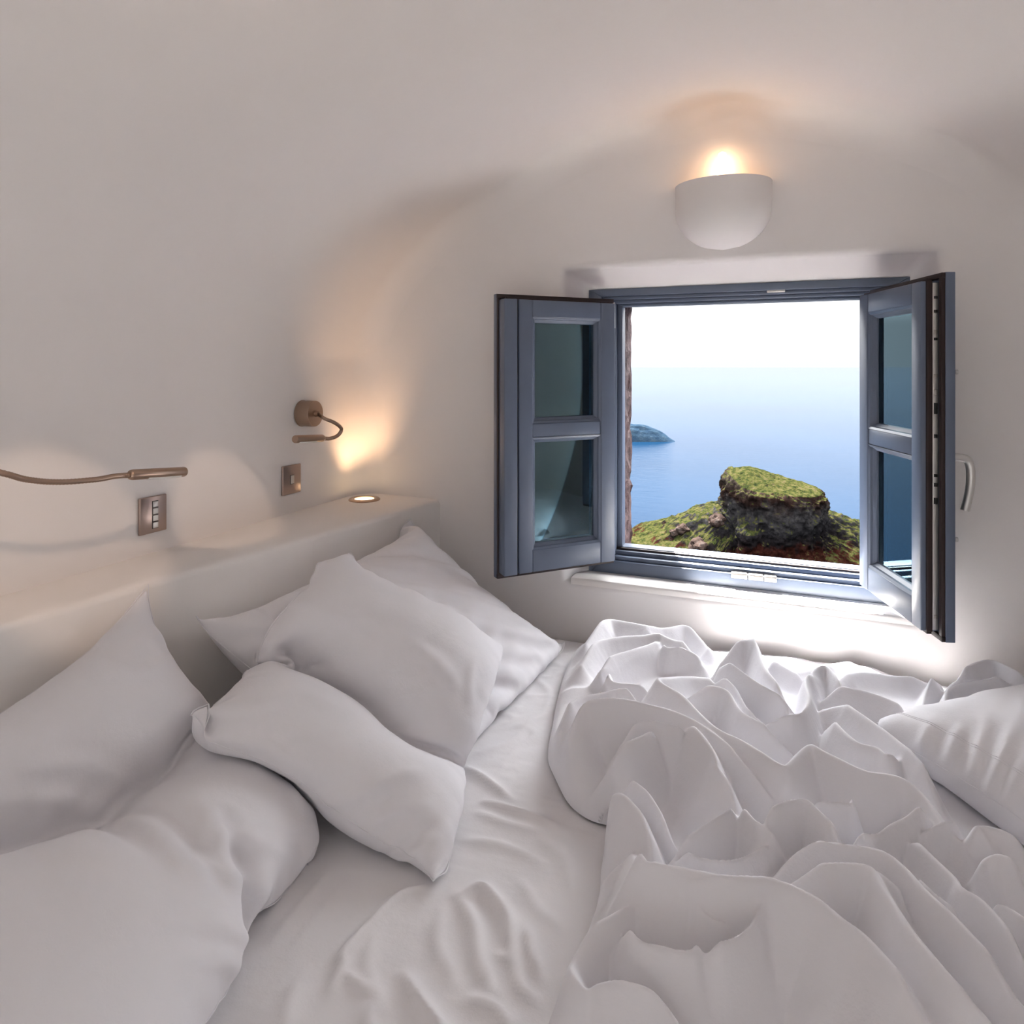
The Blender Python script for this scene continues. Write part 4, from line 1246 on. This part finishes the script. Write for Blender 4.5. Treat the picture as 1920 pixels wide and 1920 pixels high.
    for i in range(n - 1):
        for j in range(m - 1):
            fs.append((vid_t[i, j], vid_t[i + 1, j], vid_t[i + 1, j + 1], vid_t[i, j + 1]))
            fs.append((vid_b[i, j + 1], vid_b[i + 1, j + 1], vid_b[i + 1, j], vid_b[i, j]))
    g = empty(name, tuple(np.mean(c, 0)[:2]) + (float(vs[:, 2].min()),))
    tag(g, label, 'pillow', 'white pillows on the bed')
    o = pyd('pillowcase', vs - np.array(tuple(g.location)), fs, M_COTTON, g, True)
    bm = bmesh.new(); bm.from_mesh(o.data); bmesh.ops.recalc_face_normals(bm, faces=bm.faces); bm.to_mesh(o.data); bm.free()
    sm = o.modifiers.new('smooth', 'SUBSURF'); sm.levels = 1; sm.render_levels = 2
    # sewn seam round the edge
    rim = [(i, 0) for i in range(n)] + [(n - 1, j) for j in range(1, m)] + [(i, m - 1) for i in range(n - 2, -1, -1)] + [(0, j) for j in range(m - 2, 0, -1)]
    ring = [Vector(T[i, j]) - g.location for i, j in rim]
    tube('seam', ring + [ring[0]], 0.0010, M_COTTON, g, 6, False)
    if hem:
        for hh_ in (hem, hem + 0.006):
            fi = hh_ * (n - 1); i0 = int(fi); fr_ = fi - i0
            tube('hem_stitch', [Vector(T[i0, j] * (1 - fr_) + T[i0 + 1, j] * fr_) - g.location for j in range(m)], 0.0007, M_COTTON, g, 5, False)
    up = T.reshape(n, m, 3)
    for fr in np.linspace(0, 1, 4)[:-1]:
        h_add((up[:-1] * (1 - fr) + up[1:] * fr).reshape(-1, 3)); h_add((up[:, :-1] * (1 - fr) + up[:, 1:] * fr).reshape(-1, 3))
    return g

pillow('pillow', [(-1.105, 1.05, 0.785), (-1.0, 1.755, 0.845), (-0.535, 1.80, 0.525), (-0.64, 1.10, 0.53)], 0.76, 0.63, 3.0,
       'white pillow in the corner below the window, propped against the ledge', steps=170, seed=2, fill=0.105, grav=0.25, hem=0.13,
       wrinkles=[([(800, 1100), (785, 1190)], .008, 12), ([(840, 1120), (825, 1215)], .009, 12), ([(885, 1140), (868, 1240)], .009, 13), ([(930, 1165), (905, 1270)], .010, 13), ([(975, 1190), (940, 1290)], .009, 12),
                 ([(1010, 1205), (965, 1270)], .007, 11), ([(500, 1150), (560, 1110), (640, 1085)], .007, 14)])
pillow('pillow', [(-1.08, 0.27, 0.74), (-1.135, 0.966, 0.878), (-0.755, 0.87, 0.535), (-0.54, 0.28, 0.545)], 0.79, 0.66, 3.2,
       'big creased white pillow in the lower left corner of the bed', [([(0.22, 0.10), (0.35, 0.17), (0.5, 0.30), (0.68, 0.43), (0.82, 0.45), (0.97, 0.40)], 0.02, 'uv')], steps=170, seed=5, fill=0.098, grav=0.3,
       wrinkles=[([(520, 1690), (430, 1640), (340, 1610)], .011, 16), ([(500, 1780), (410, 1730), (320, 1735)], .011, 17), ([(40, 1440), (150, 1430), (235, 1470)], .010, 18), ([(0, 1500), (120, 1500), (210, 1530)], .009, 18),
                 ([(540, 1600), (460, 1570), (380, 1560)], .009, 15), ([(490, 1850), (430, 1800), (350, 1800)], .010, 18), ([(250, 1160), (200, 1200), (170, 1250)], .007, 12), ([(330, 1230), (280, 1260), (200, 1270)], .007, 14), ([(40, 1600), (160, 1590), (280, 1620)], .008, 22)])
pillow('pillow', [(-0.89, 0.875, 0.725), (-0.877, 1.233, 0.85), (-0.613, 1.485, 0.635), (-0.475, 0.898, 0.52)], 0.60, 0.51, 3.2,
       'white pillow folded across its middle, lying on top of the others', [([(585, 1178), (640, 1200), (700, 1240), (780, 1300), (860, 1360), (890, 1385)], 0.020)], steps=170, seed=9, fill=0.086, grav=0.4,
       wrinkles=[([(640, 1510), (690, 1480), (750, 1450), (800, 1445)], .012, 15), ([(560, 1570), (590, 1520), (640, 1490)], .010, 15), ([(470, 1320), (560, 1300), (650, 1330)], .009, 16), ([(680, 1560), (740, 1520), (800, 1510)], .009, 14),
                 ([(430, 1390), (500, 1400), (560, 1440)], .008, 15), ([(600, 1150), (660, 1160), (720, 1190)], .008, 13), ([(760, 1200), (820, 1240), (870, 1300)], .008, 14), ([(890, 1230), (880, 1280), (885, 1330)], .007, 10), ([(740, 1600), (780, 1570), (820, 1570)], .007, 12)])
pillow('pillow', [(0.219, 1.473, 0.60), (0.62, 1.78, 0.59), (0.83, 1.40, 0.59), (0.53, 1.09, 0.59)], 0.57, 0.53, 3.2,
       'white pillow lying on the duvet at the right edge', steps=150, seed=13, fill=0.105, grav=0.25, hem=0.10,
       wrinkles=[([(1800, 1350), (1775, 1440)], .008, 12), ([(1850, 1350), (1815, 1470)], .010, 13), ([(1905, 1350), (1850, 1500)], .010, 14), ([(1745, 1350), (1725, 1410)], .007, 11), ([(1920, 1420), (1880, 1510)], .008, 13)])
